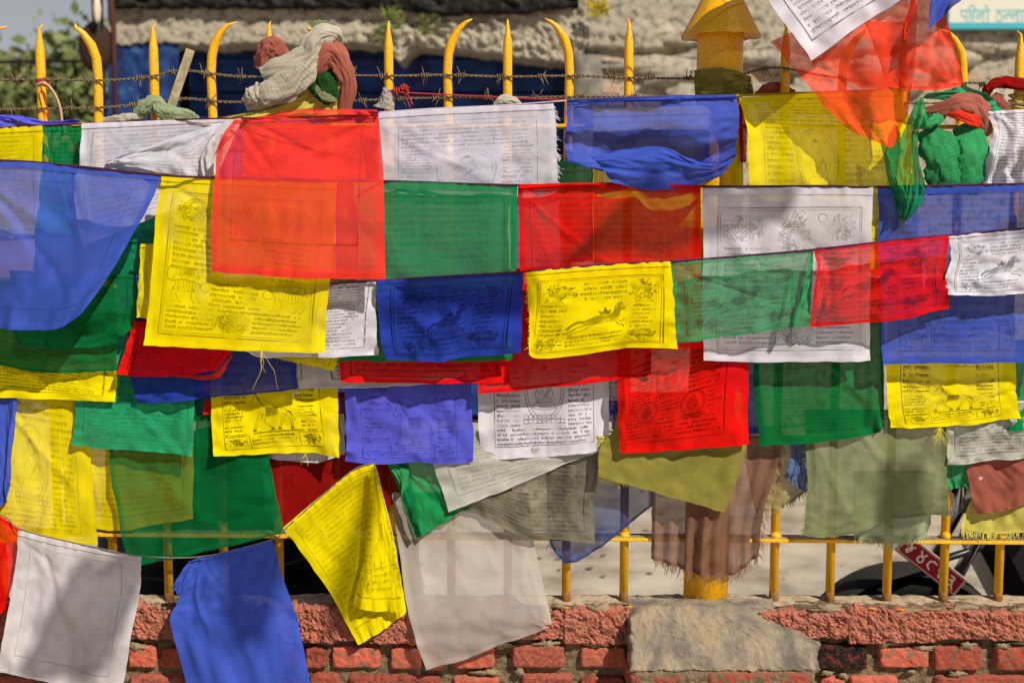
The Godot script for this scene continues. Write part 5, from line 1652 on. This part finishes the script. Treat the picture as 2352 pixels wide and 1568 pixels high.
	sheet(f, "pinched_top", cloth("LG", "plain", 0.95), 0.186, [2098, 250, 2118, 222, 2124, 240], [2096, 300, 2112, 296, 2136, 292], [], [], {"seed": 2.9, "nu": 14, "nv": 14, "amp": 0.004, "b": [[0.5, 0.6, 0.4, 0.014]]})
	var c := cord("flag_cord", "overhead string of the fluttering flags above the top right of the frame", Color(0.4, 0.1, 0.1), 0.0025, [1480, -240, 1700, -122, 2030, -330, 2160, -240, 2420, -420, 2700, -500], [0.24, 0.25, 0.25, 0.27, 0.27, 0.27])
	c.set_meta("group", "cords")

	# a second overhead string, nearer the viewer and above the frame; its flags throw the big soft shadows
	var names_ := ["red", "blue", "white", "green", "yellow", "red", "blue", "white"]
	var casts := ["shading the middle red flag", "shading the deep blue horse flag", "shading the right-hand blue flag", "shading the low blue flag", "shading the bent yellow flag", "shading the dusty white flag", "shading the faded olive cloth", "shading the big sheer green flag"]
	var dyes := ["R", "B", "W", "G", "Y", "R", "B", "W"]
	var foot := [
		[[1478, 415, 1836, 426], [1276, 616, 1806, 498]],
		[[900, 640, 1190, 650], [890, 745, 1186, 775]],
		[[2360, 462, 2560, 470], [2190, 606, 2540, 640]],
		[[440, 1236, 655, 1228], [530, 1500, 600, 1500]],
		[[838, 1085, 886, 1080], [752, 1440, 812, 1420]],
		[[150, 1330, 345, 1290], [10, 1600, 215, 1580]],
		[[2106, 990, 2210, 985], [2112, 1210, 2200, 1200]],
	]
	var tops := []
	for k in foot.size():
		var dz := 1.45 if k < 3 or k == 6 else 1.7
		var sh := sun_dir / sun_dir.z * dz
		flag("%s flag on the nearer overhead strings, %s" % [names_[k], casts[k]], dyes[k], "border", 0.84, 0.15, foot[k][0], foot[k][1], [], [], {"shift": sh, "pin": 0.0, "seed": 20.0 + k, "nu": 20, "nv": 20, "amp": 0.02}, "flags on the nearer overhead string")
		tops.append(W(foot[k][0][0], foot[k][0][1], 0.15) + sh)
		tops.append(W(foot[k][0][2], foot[k][0][3], 0.15) + sh)
	for part in [[0, 6], [6, 12]]:
		var run := tops.slice(part[0], part[1])
		run.sort_custom(func(a: Vector3, b: Vector3) -> bool: return a.x < b.x)
		run.insert(0, run[0] + Vector3(-1.5, 0.5, 0.3))
		run.append(run[-1] + Vector3(1.5, 0.5, -0.3))
		var st := begin()
		var pp := []
		for i in 61:
			pp.append(along(run, i / 60.0))
		tube(st, pp, 0.0025, 0.0025, 5)
		tag(obj("flag_cord", done(st), mat(Color(0.4, 0.1, 0.1), 0.9)), ["upper cord of the nearer overhead flags, out of the frame", "lower cord of the nearer overhead flags, out of the frame"][0 if part[0] == 0 else 1], "cord")

func build_lower_flags() -> void:
	var g := "old flags hanging low on the fence"
	flag("blue flag edge at the far left, hanging below the black-bordered yellow flag", "BD", "plain", 0.93, 0.085, [-90, 860, -20, 870, 40, 885], [-90, 1180, 0, 1162, 16, 1140], [], [40, 885, 36, 960, 22, 1090, 16, 1140], {"amp": 0.01, "rip": 0.008}, g)
	flag("yellow flag with a seated figure at the lower left, printed side faded", "Y", "seated_faint", 0.86, 0.060, [-80, 800, 60, 800, 200, 800], [-60, 1240, 40, 1246, 120, 1250, 222, 1253], [], [200, 800, 204, 1000, 214, 1150, 222, 1253], {"stain": 0.16}, g)
	flag("narrow yellow flag behind the seated-figure one, left of the big sheer green flag", "Y", "text_faint", 0.86, 0.030, [130, 850, 300, 850, 442, 850], [150, 1214, 210, 1216, 276, 1217, 360, 1204, 442, 1192], [], [442, 850, 444, 1040, 442, 1192], {}, g)
	flag("teal-green flag with faint script above the big sheer green one at left", "TG", "text_faint", 0.9, 0.082, [168, 720, 300, 720, 446, 720], [163, 1022, 240, 1031, 330, 1035, 400, 1042, 441, 1047], [168, 720, 172, 860, 168, 960, 163, 1022], [446, 720, 446, 880, 445, 980, 441, 1047], {"amp": 0.007}, g)
	flag("big sheer green flag spread low at left with the rail showing through it", "DG", "plain", 0.62, 0.058, [236, 900, 400, 900, 600, 900], [292, 1306, 360, 1292, 430, 1276, 520, 1254, 656, 1222], [236, 900, 250, 1050, 272, 1180, 292, 1306], [600, 900, 618, 1050, 638, 1150, 656, 1222], {"stain": 0.2, "amp": 0.012}, g)
	flag("green flag behind the big sheer one, darkening its right half", "DG", "plain", 0.78, 0.026, [446, 850, 620, 850], [452, 1196, 540, 1200, 636, 1192], [], [], {"stain": 0.2}, g)
	flag("dark red flag in shade left of the bent yellow flag", "DR", "plain", 0.84, 0.030, [598, 900, 760, 900, 922, 900], [642, 1216, 760, 1190, 860, 1170, 922, 1150], [], [], {}, g)
	flag("white flag hem curving below the left yellow standing-horse flag", "PW", "plain", 0.93, 0.043, [592, 950, 700, 950, 790, 950], [600, 1046, 650, 1058, 700, 1061, 750, 1057, 792, 1042], [], [], {}, g)
	var f := flag("yellow flag hung by a corner, bent double, tip pointing down over the bricks", "Y", "text_faint", 0.93, 0.135, [648, 1213, 720, 1152, 800, 1088, 858, 1063], [822, 1481, 862, 1458, 900, 1432, 930, 1412], [648, 1213, 700, 1280, 760, 1370, 822, 1481], [858, 1063, 884, 1150, 908, 1260, 930, 1412], {"amp": 0.006, "creases": 2, "uv": [0.0, 0.0, 1.0, 1.0]}, g)
	sheet(f, "folded_half", cloth("Y", "stand_faint", 0.97), 0.160, [852, 1074, 862, 1068], [812, 1387, 850, 1402, 890, 1406, 934, 1405], [852, 1074, 846, 1190, 832, 1290, 812, 1387], [862, 1068, 890, 1180, 912, 1280, 934, 1405], {"seed": 7.1, "amp": 0.004, "creases": 0, "rip": 0.001, "b": [[0.2, 0.6, 0.25, 0.014, 0.6]], "uv": [0.1, 0.2, 0.75, 1.0], "pin": 0.0})
	flag("greyish white flag hanging slanted below the crisp white seated-figure flag", "GW", "text_faint", 0.93, 0.080, [985, 990, 1180, 990, 1376, 990], [1031, 1176, 1150, 1130, 1260, 1083, 1378, 1036], [985, 990, 996, 1070, 1031, 1176], [], {"uv": [0.0, 0.3, 1.0, 1.0], "stain": 0.2, "zc": [-0.01, -0.01, 0.0, 0.0], "creases": 3}, g)
	flag("sheer grey smudge-printed flag hanging over the grey-beige cloth, below centre", "GS", "text_smudge", 0.80, 0.064, [1060, 990, 1200, 990, 1370, 990], [1060, 1172, 1130, 1198, 1210, 1234, 1290, 1240, 1367, 1247], [], [1370, 990, 1374, 1080, 1364, 1160, 1367, 1247], {"stain": 0.35, "amp": 0.012}, g)
	f = flag("mid-green flag folded to a point between the bent yellow and greyish white flags", "G", "plain", 0.92, 0.058, [884, 1040, 960, 1040, 1040, 1040], [955, 1236, 1000, 1212, 1086, 1160], [884, 1040, 906, 1100, 932, 1170, 955, 1236], [1040, 1040, 1062, 1100, 1086, 1160], {"hem": false}, g)
	sheet(f, "pale_fold", cloth("LG", "plain", 0.95), 0.066, [884, 1056, 912, 1068, 938, 1078], [952, 1232, 954, 1234, 956, 1236], [884, 1056, 914, 1120, 952, 1232], [938, 1078, 940, 1110, 922, 1150, 956, 1236], {"seed": 4.4, "nu": 14, "amp": 0.003, "b": [[0.8, 0.4, 0.4, 0.012]]})
	flag("sheer grey-beige flag hanging down over the red bricks, rail and bars showing through", "BG", "plain", 0.72, 0.042, [900, 1130, 1060, 1130, 1215, 1130], [985, 1511, 1080, 1482, 1160, 1448, 1240, 1420, 1264, 1408], [900, 1130, 914, 1250, 948, 1400, 985, 1511], [1215, 1130, 1228, 1250, 1262, 1390, 1264, 1408], {"stain": 0.16, "amp": 0.008, "zs": [0.096, 0.34, 0.72], "creases": 3}, g)
	flag("olive-yellow cloth cut slantwise, below the red seated-figures flag", "OY", "plain", 0.93, 0.108, [1424, 900, 1560, 900, 1706, 900], [1374, 1096, 1480, 1124, 1580, 1152, 1666, 1177], [1424, 900, 1412, 980, 1378, 1030, 1374, 1096], [1706, 900, 1716, 1000, 1694, 1100, 1666, 1177], {"stain": 0.2, "amp": 0.004, "zc": [-0.02, -0.02, 0.0, 0.0]}, g)
	flag("torn yellow hem under the left end of the olive-yellow cloth", "SY", "plain", 0.93, 0.084, [1370, 1000, 1500, 1010], [1376, 1100, 1420, 1110, 1470, 1116, 1530, 1130], [], [], {"rag": 1.0, "fray": ["bottom"], "fl": 0.008, "fn": 60}, g)
	flag("sheer navy flag slanting across the rail, with a frayed left tip", "NS", "plain", 0.76, 0.038, [1255, 990, 1380, 1000, 1502, 1010], [1298, 1294, 1350, 1278, 1400, 1240, 1502, 1160], [1255, 990, 1256, 1150, 1262, 1246, 1298, 1294], [], {"fray": ["left"], "fl": 0.02, "fn": 60, "stain": 0.16}, g)
	flag("brown gauze flag wrapped loosely round the thick post, fringed at the bottom", "BR", "plain", 0.82, 0.040, [1500, 980, 1600, 980, 1690, 980, 1790, 980], [1496, 1281, 1560, 1300, 1620, 1312, 1690, 1312, 1742, 1278], [1500, 980, 1498, 1150, 1496, 1281], [1790, 980, 1788, 1050, 1752, 1180, 1742, 1278], {"b": [[0.48, 0.5, 0.26, 0.044, 3.0]], "tri": 0.026, "rk": 7.3, "fray": ["bottom", "right"], "fl": 0.03, "fn": 130, "stain": 0.3, "fine": 0.004, "nu": 56}, g)
	flag("ochre gauze flag with a frayed hem right of the post", "OC", "plain", 0.86, 0.020, [1700, 1000, 1862, 1000], [1734, 1172, 1790, 1168, 1852, 1128], [], [], {"rag": 0.8, "fray": ["bottom"], "fl": 0.014, "fn": 80, "stain": 0.2}, g)
	flag("small slate-blue flag corner beside the large faded green cloth", "SB", "plain", 0.93, 0.044, [1818, 1000, 1872, 1000], [1804, 1096, 1830, 1118, 1874, 1142], [1818, 1000, 1814, 1060, 1804, 1096], [], {}, g)
	flag("large faded olive-green cloth with a pale hem swinging up, lower right", "OG", "plain", 0.88, 0.070, [1848, 940, 2000, 940, 2178, 940], [1846, 1229, 1910, 1233, 1970, 1222, 2050, 1194, 2110, 1184, 2178, 1182], [1848, 940, 1856, 1080, 1852, 1180, 1846, 1229], [2178, 940, 2176, 1080, 2178, 1182], {"tri": 0.012, "rk": 3.1, "fray": ["left"], "fl": 0.012, "fn": 90, "stain": 0.4, "fine": 0.003}, g)
	flag("fringed olive hem showing below the large faded olive-green cloth", "PG", "plain", 0.9, 0.044, [1960, 1080, 2150, 1080], [1962, 1234, 2030, 1246, 2090, 1240, 2136, 1222], [], [], {"fray": ["bottom"], "fl": 0.02, "fn": 130, "stain": 0.2}, g)
	flag("grey-white flag with smeared black print at the lower right edge", "GW", "text_smudge", 0.92, 0.073, [2168, 920, 2300, 920, 2440, 920], [2178, 1069, 2260, 1060, 2350, 1053, 2440, 1048], [], [], {"uv": [0.0, 0.3, 1.0, 1.0], "stain": 0.2}, g)
	flag("small green flag end under the smeared grey-white flag", "LG", "border", 0.93, 0.045, [2160, 1000, 2246, 1000], [2176, 1126, 2232, 1117], [], [], {"uv": [0.3, 0.3, 1.0, 1.0]}, g)
	flag("terracotta cloth at the lower right edge above the yellow fringe", "TC", "plain", 0.93, 0.056, [2208, 1000, 2320, 1000, 2440, 1000], [2240, 1181, 2300, 1174, 2350, 1158, 2440, 1148], [2208, 1000, 2222, 1080, 2240, 1181], [], {"stain": 0.14}, g)
	flag("olive-gold cloth with a dark fringe at the lower right edge", "SY", "plain", 0.88, 0.034, [2190, 1030, 2320, 1030, 2440, 1030], [2206, 1212, 2260, 1224, 2330, 1226, 2440, 1214], [2190, 1030, 2236, 1110, 2206, 1212], [], {"fray": ["bottom"], "fl": 0.022, "fn": 140, "stain": 0.3}, g)
	flag("red flag at the lower left edge tied beside the hanging white one", "R", "border", 0.90, 0.165, [-150, 1150, -40, 1168, 0, 1183, 50, 1217], [-120, 1480, 0, 1410, 10, 1396], [], [50, 1217, 42, 1290, 10, 1396], {"b": [[0.8, 0.2, 0.2, 0.012]]}, g)
	flag("dusty white flag hanging by two corners in front of the bricks at lower left", "PW", "border", 0.95, 0.20, [42, 1217, 120, 1238, 200, 1254, 326, 1277], [-4, 1540, 80, 1560, 180, 1590, 278, 1602], [42, 1217, 34, 1300, 16, 1420, -4, 1540], [326, 1277, 318, 1360, 300, 1470, 278, 1602], {"amp": 0.012, "stain": 0.2}, g)
	f = flag("plain blue flag hanging in front of the bricks between the white and bent yellow ones", "B", "plain", 0.95, 0.175, [466, 1279, 540, 1260, 626, 1238], [440, 1630, 580, 1632, 726, 1630], [466, 1279, 436, 1330, 404, 1388, 393, 1440, 440, 1630], [626, 1238, 650, 1330, 686, 1430, 726, 1630], {"amp": 0.012, "b": [[0.5, 0.55, 0.25, 0.012, 0.4]]}, g)
	sheet(f, "tucked_corner", cloth("B", "plain", 1.0), 0.165, [432, 1290, 472, 1274], [394, 1352, 416, 1376], [432, 1290, 410, 1322, 394, 1352], [472, 1274, 446, 1320, 416, 1376], {"seed": 7.7, "nu": 10, "nv": 14, "amp": 0.004})
	cord("flag_cord", "slack low cord from the dusty white flag to the bent yellow one at lower left", Color(0.45, 0.42, 0.40), 0.0018, [-150, 1148, 0, 1182, 48, 1216, 200, 1253, 326, 1277, 470, 1277, 626, 1238, 656, 1213, 800, 1087, 858, 1063], [0.166, 0.167, 0.19, 0.201, 0.2, 0.178, 0.176, 0.14, 0.137, 0.136])
	cord("flag_cord", "hidden low cord carrying the faded flags at the bottom of the fence", Color(0.30, 0.28, 0.24), 0.002, [-90, 862, 600, 898, 1250, 985, 1790, 979, 2440, 925], [0.062, 0.04, 0.048, 0.05, 0.07])
	# loose yarn tufts
	var tuft := func(label: String, x: float, y: float, z: float, n: int, l: float, dye: String) -> void:
		var t := thing("thread_tuft", label, "thread", W(x, y, z))
		var st := begin(false)
		for k in n:
			var d := Vector3(rng.randf_range(-0.5, 0.5), -1.0, rng.randf_range(-0.2, 0.4)) * l * rng.randf_range(0.4, 1.1)
			var bend := Vector3(rng.randf_range(-0.2, 0.2), 0, 0.1) * l
			tube(st, [Vector3(), d * 0.5 + bend, d], 0.0005, 0.00025, 3)
		obj("threads", done(st), solid(dye), t)
	tuft.call("tuft of yellow threads below the right-hand standing-horse flag", 2160, 978, 0.092, 16, 0.06, "Y")
	tuft.call("few yellow threads below the left-hand standing-horse flag", 702, 1042, 0.09, 4, 0.035, "Y")
	tuft.call("long loose yellow threads trailing from the bright tiger flag's hem", 600, 806, 0.23, 4, 0.09, "Y")
	tuft.call("white threads at the frayed lower corner of the navy flag", 682, 892, 0.108, 6, 0.03, "W")

# ------------------------------------------------------------------ knotted cloths, scraps and small things on the bars
func bundle(called: String, label: String, x: float, y: float, z: float, cat := "cloth bundle") -> Node3D:
	return thing(called, label, cat, W(x, y, z))

func roll(t: Node3D, called: String, dye: String, path: Array, zs: Array, widths: Array, arc: float, sd := 1.0, print_ := "plain", n := 40, crush := 1.0) -> void:
	# cloth gathered into a loose rope: a wide sheet bent over its own length, with long folds
	var src := []
	var m := path.size() / 2
	for i in m:
		src.append(Vector3(path[i * 2], path[i * 2 + 1], zs[mini(i, zs.size() - 1)]))
	var nu := 52
	var P := PackedVector3Array()
	var st := begin()
	for j in n + 1:
		var s := float(j) / n
		var q := along(src, s)
		var q2 := along(src, minf(s + 0.02, 1.0))
		var q0 := along(src, maxf(s - 0.02, 0.0))
		var c := W(q.x, q.y, q.z)
		var d := (W(q2.x, q2.y, q2.z) - W(q0.x, q0.y, q0.z)).normalized()
		var side := d.cross(Vector3.BACK).normalized()
		var up := side.cross(d).normalized()
		if up.z < 0.0:
			up = -up
		var f := s * (widths.size() - 1)
		var i0 := mini(int(f), widths.size() - 2)
		var w: float = lerpf(widths[i0], widths[i0 + 1], smoothstep(0, 1, f - i0)) * 0.00115 * 0.5
		for i in nu + 1:
			var u := float(i) / nu * 2.0 - 1.0
			var a := u * arc
			var fold := 0.15 * (1.0 - 2.0 * absf(sin(u * 2.9 + sd * 3.0 + s * 2.4 + 0.8 * nz.get_noise_2d(s * 3.0, sd)))) + 0.035 * (1.0 - 2.0 * absf(sin(u * 7.7 + sd * 5.0 - s * 4.0 + 1.6 * nz.get_noise_2d(s * 4.0, sd * 3.0)))) + 0.34 * nz.get_noise_3d(u * 1.8, s * 4.2, sd * 9.0) - 0.2 * absf(nz.get_noise_3d(u * 3.0, s * 7.0, sd * 2.0))
			var r := w * (1.0 + fold * crush)
			P.append(c + side * sin(a) / maxf(sin(minf(arc, PI * 0.5)), 0.3) * r + up * (cos(a) - 0.3) * r * lerpf(0.62, 0.4, clampf(w / 0.05 - 0.6, 0.0, 1.0)) - t.position)
	for j in n + 1:
		for i in nu + 1:
			var c := 0.95 + 0.16 * nz.get_noise_3d(i * 0.12, j * 0.08, sd * 4.0)
			st.set_color(Color(c, c, c, 1.0))
			st.set_uv(Vector2(float(i) / nu, float(j) / n))
			st.add_vertex(P[j * (nu + 1) + i])
	for j in n:
		for i in nu:
			var a := j * (nu + 1) + i
			for k in [a, a + 1, a + nu + 2, a, a + nu + 2, a + nu + 1]:
				st.add_index(k)
	st.generate_normals()
	st.generate_tangents()
	obj(called, st.commit(), cloth(dye, print_, 1.0), t)

func build_bundles() -> void:
	var b := bundle("cloth_bundle", "bundle of old white, terracotta, green and yellow cloths knotted on the spikes at upper left", 740, 250, 0.03)
	sheet(b, "yellow_cloth", cloth("SY", "plain", 0.97), 0.045, [660, 226, 730, 188, 770, 165, 790, 196], [480, 276, 580, 272, 700, 274, 790, 270], [660, 226, 600, 250, 480, 276], [790, 196, 778, 230, 790, 270], {"rip": 0.008, "rk": 4.2, "amp": 0.012, "seed": 1.1})
	roll(b, "terracotta_cloth", "TM", [604, 160, 612, 120, 624, 98, 640, 118, 658, 160], [0.02, 0.035, 0.045, 0.035, 0.02], [44, 52, 40, 52, 50], 1.5, 1.0)
	roll(b, "green_cloth", "OG", [752, 66, 728, 58, 706, 50], [0.03, 0.035, 0.04], [34, 24, 6], 1.2, 2.0)
	roll(b, "dark_green_cloth", "KG", [750, 148, 742, 180, 752, 212, 764, 234], [0.05, 0.058, 0.06, 0.05], [36, 66, 62, 40], 1.5, 3.0)
	roll(b, "green_band", "OG", [720, 188, 735, 214, 752, 226, 772, 232], [0.06, 0.07, 0.072, 0.06], [8, 18, 20, 12], 1.4, 3.4)
	roll(b, "terracotta_loop", "TM", [712, 204, 716, 180, 732, 150, 752, 122, 776, 132, 796, 172, 800, 205, 790, 262], [0.045, 0.06, 0.07, 0.075, 0.07, 0.06, 0.05, 0.03], [26, 36, 44, 66, 52, 44, 40, 36], 1.5, 4.0)
	roll(b, "white_cloth", "CR", [786, 92, 770, 78, 742, 78, 722, 96, 704, 124, 672, 142, 632, 158, 604, 172], [0.06, 0.08, 0.085, 0.085, 0.08, 0.075, 0.065, 0.05], [12, 34, 46, 52, 50, 46, 50, 40], 1.5, 5.0)
	roll(b, "white_printed_cloth", "CR", [748, 108, 718, 136, 690, 172, 655, 202, 612, 224, 566, 246], [0.075, 0.08, 0.085, 0.08, 0.07, 0.05], [26, 44, 56, 66, 60, 22], 1.5, 6.0, "text_faint")
	roll(b, "white_flap", "CR", [560, 232, 578, 222, 600, 214], [0.06, 0.075, 0.08], [20, 42, 46], 1.5, 6.6)
	b = bundle("cloth_bundle", "pale green cloth knotted round the bar beside the wooden slat at left", 360, 270, 0.03)
	roll(b, "pale_green_cloth", "PG", [312, 272, 330, 248, 356, 236, 372, 250], [0.03, 0.04, 0.045, 0.05], [22, 34, 34, 36], 1.5, 7.0)
	roll(b, "pale_green_knot", "PG", [356, 222, 362, 246, 392, 262, 424, 264, 454, 276], [0.03, 0.05, 0.055, 0.05, 0.03], [16, 34, 44, 36, 20], 1.5, 8.0)
	roll(b, "sand_cloth", "CR", [236, 276, 280, 270, 320, 268], [0.03, 0.035, 0.035], [14, 20, 16], 1.5, 8.5)
	var slat := obj("wooden_slat", boxmesh(Vector3(), Vector3(0.023, 0.165, 0.007), 0.0015, Basis(Vector3.BACK, deg_to_rad(-20.5))), mat(Color(1, 1, 1), 0.9, ntex(0.02, [Color(0.58, 0.53, 0.41), Color(0.70, 0.64, 0.50)], [0.3, 0.7], 71), 3.0))
	slat.position = W(413, 184, 0.03)
	tag(slat, "pale wooden slat stuck slanting behind the barbed wire at left", "wooden slat")
	# tassel of rope on the second bar
	var t := bundle("rope_tassel", "frayed cream and red rope tied to the leftmost full spike, its end dangling", 100, 190, 0.02, "rope")
	var o := t.position
	var cream := mat(Color(0.74, 0.62, 0.50), 0.95)
	var redy := mat(Color(0.66, 0.20, 0.20), 0.95)
	for k in 3:
		var st := begin()
		var lp := []
		for i in 17:
			var a := TAU * i / 16
			lp.append(W(98, 184 + k * 4, 0.0) - o + Vector3(cos(a) * 0.0165, 0.003 * sin(a * 2.0), sin(a) * 0.0165))
		tube(st, lp, 0.0032, 0.0032, 6)
		obj("loop", done(st), redy if k < 2 else cream, t)
	var ends := [[98, 190, 112, 198, 128, 222, 138, 250, 142, 280, 148, 300, 152, 312], [102, 192, 118, 208, 131, 232, 138, 262, 140, 282], [92, 196, 100, 226, 108, 250, 112, 274]]
	for k in 3:
		var p := []
		for q in pts(ends[k], 0.028):
			p.append(W(q.x, q.y, q.z) - o)
		var sm := []
		for i in 25:
			sm.append(along(p, i / 24.0))
		var st := begin()
		tube(st, sm, 0.0036 - k * 0.0008, 0.003 - k * 0.0008, 6)
		obj("rope_end", done(st), [cream, redy, redy][k], t)
	var fr := begin(false)
	for k in 26:
		var a := W(150, 305, 0.03) - o
		tube(fr, [a, a + Vector3(rng.randf_range(-0.012, 0.016), -0.016, rng.randf_range(0, 0.01)), a + Vector3(rng.randf_range(-0.018, 0.022), -0.026, rng.randf_range(0, 0.012))], 0.0008, 0.0003, 3)
	var fo := obj("frayed_end", done(fr), cream, t)
	fo.set_meta("kind", "stuff")
	# grey rag and red cord on the middle bar
	t = bundle("grey_rag", "grey rag bound round the bar left of the red knot", 892, 225, 0.0, "rag")
	roll(t, "rag", "BG", [894, 204, 890, 222, 884, 250], [0.014, 0.016, 0.016], [30, 36, 44], 2.2, 9.0)
	t = bundle("red_knot", "knotted red cord beside the grey rag, stretched towards the bent spike", 922, 212, 0.02, "cord")
	o = t.position
	var st := begin()
	var kn := []
	for i in 70:
		var a := i * 0.55
		kn.append(W(904 + i * 0.5, 205 + sin(i * 0.1) * 5.0, 0.02) - o + Vector3(0, cos(a), sin(a)) * 0.0075)
	tube(st, kn, 0.0026, 0.0026, 6)
	obj("knot", done(st), redy, t)
	for e in [[[886, 210, 900, 209, 920, 212, 1000, 216, 1150, 223, 1302, 230], 0.022], [[930, 216, 936, 232, 942, 246], 0.026], [[934, 214, 942, 228, 947, 240], 0.03]]:
		st = begin()
		var p := []
		var src := pts(e[0], e[1])
		for i in 41:
			var q := along(src, i / 40.0)
			p.append(W(q.x, q.y, q.z) - o)
		tube(st, p, 0.0022, 0.0020, 6)
		obj("cord", done(st), redy, t)
	b = bundle("cloth_bundle", "small wad of white cloth on the bar above the faint white flag", 1165, 240, 0.02)
	roll(b, "white_cloth", "CR", [1136, 242, 1152, 232, 1176, 232, 1200, 242], [0.03, 0.035, 0.035, 0.03], [12, 22, 24, 10], 1.5, 10.0)
	b = bundle("cloth_scarf", "olive-yellow cloth wound round the neck of the thick post", 1656, 200, 0.06, "cloth")
	sheet(b, "wrap", cloth("OY", "plain", 1.0), 0.02, [1592, 162, 1640, 160, 1690, 168, 1724, 176], [1594, 220, 1640, 220, 1690, 218, 1724, 216], [], [], {"b": [[0.48, 0.5, 0.42, 0.056, 4.0]], "amp": 0.008, "pin": 0.0, "tri": 0.006, "rk": 1.7, "seed": 4.1})
	sheet(b, "wrap_end", cloth("OY", "plain", 1.0), 0.03, [1660, 190, 1700, 186, 1726, 196], [1640, 222, 1690, 220, 1726, 218], [], [], {"b": [[0.4, 0.4, 0.6, 0.052, 2.0]], "amp": 0.008, "pin": 0.0, "seed": 4.3})
	b = bundle("cloth_bundle", "faded red cloth caught behind the fence just right of the post", 1775, 205, -0.02)
	roll(b, "red_cloth", "TC", [1736, 216, 1762, 204, 1792, 202, 1826, 212], [-0.02, -0.015, -0.015, -0.02], [10, 22, 26, 14], 1.5, 11.0)
	b = bundle("cloth_bundle", "green and dark red cloths knotted on the bars at upper right", 2200, 300, 0.06)
	roll(b, "green_cloth", "LG", [2126, 300, 2150, 330, 2170, 370, 2176, 420, 2176, 440], [0.08, 0.10, 0.11, 0.10, 0.09], [50, 84, 96, 92, 80], 1.5, 12.0, "text_faint", 40, 0.75)
	roll(b, "green_fold", "LG", [2206, 290, 2226, 320, 2232, 360, 2222, 400, 2206, 440], [0.08, 0.10, 0.11, 0.10, 0.085], [40, 78, 88, 90, 84], 1.5, 13.0, "plain", 40, 0.75)
	roll(b, "red_cloth", "TM", [2132, 262, 2170, 246, 2205, 236, 2238, 246, 2258, 276, 2262, 310], [0.09, 0.11, 0.12, 0.115, 0.10, 0.08], [40, 34, 44, 58, 50, 40], 1.5, 14.0)
	roll(b, "red_lining", "RS", [2172, 262, 2204, 262, 2236, 276, 2254, 288], [0.11, 0.125, 0.12, 0.10], [10, 26, 30, 16], 1.3, 14.5)
	roll(b, "green_band", "LG", [2110, 272, 2128, 280, 2150, 276, 2172, 266], [0.11, 0.125, 0.12, 0.10], [26, 34, 30, 12], 1.5, 15.0)
	sheet(b, "green_lapel", cloth("TG", "plain", 0.95), 0.09, [2126, 216, 2180, 206, 2210, 196, 2260, 214], [2128, 226, 2200, 240, 2260, 285, 2312, 262], [2126, 216, 2122, 222, 2128, 226], [2260, 214, 2290, 236, 2312, 262], {"amp": 0.016, "seed": 16.0, "pin": 0.0, "b": [[0.5, 0.5, 0.3, 0.02]]})
	roll(b, "dark_red_loop", "DR", [2262, 232, 2270, 204, 2296, 190, 2330, 192, 2400, 206], [0.01, 0.025, 0.03, 0.03, 0.03], [20, 24, 24, 28, 30], 1.5, 17.0)
	roll(b, "pink_cloth", "TC", [2276, 222, 2290, 236, 2300, 256], [0.012, 0.02, 0.02], [30, 44, 44], 1.4, 17.5)
	t = bundle("twine_knot", "cream twine bound round the rightmost full spike", 2337, 225, 0.0, "twine")
	o = t.position
	st = begin()
	kn = []
	for i in 90:
		var a := i * 0.42
		kn.append(W(2337, 212 + i * 0.42, 0.0) - o + Vector3(cos(a) * (0.0165 + 0.004 * sin(i * 1.7)), 0.004 * sin(a * 1.5), sin(a) * 0.0165))
	tube(st, kn, 0.003, 0.003, 6)
	obj("twine", done(st), mat(Color(0.70, 0.64, 0.34), 0.95), t)
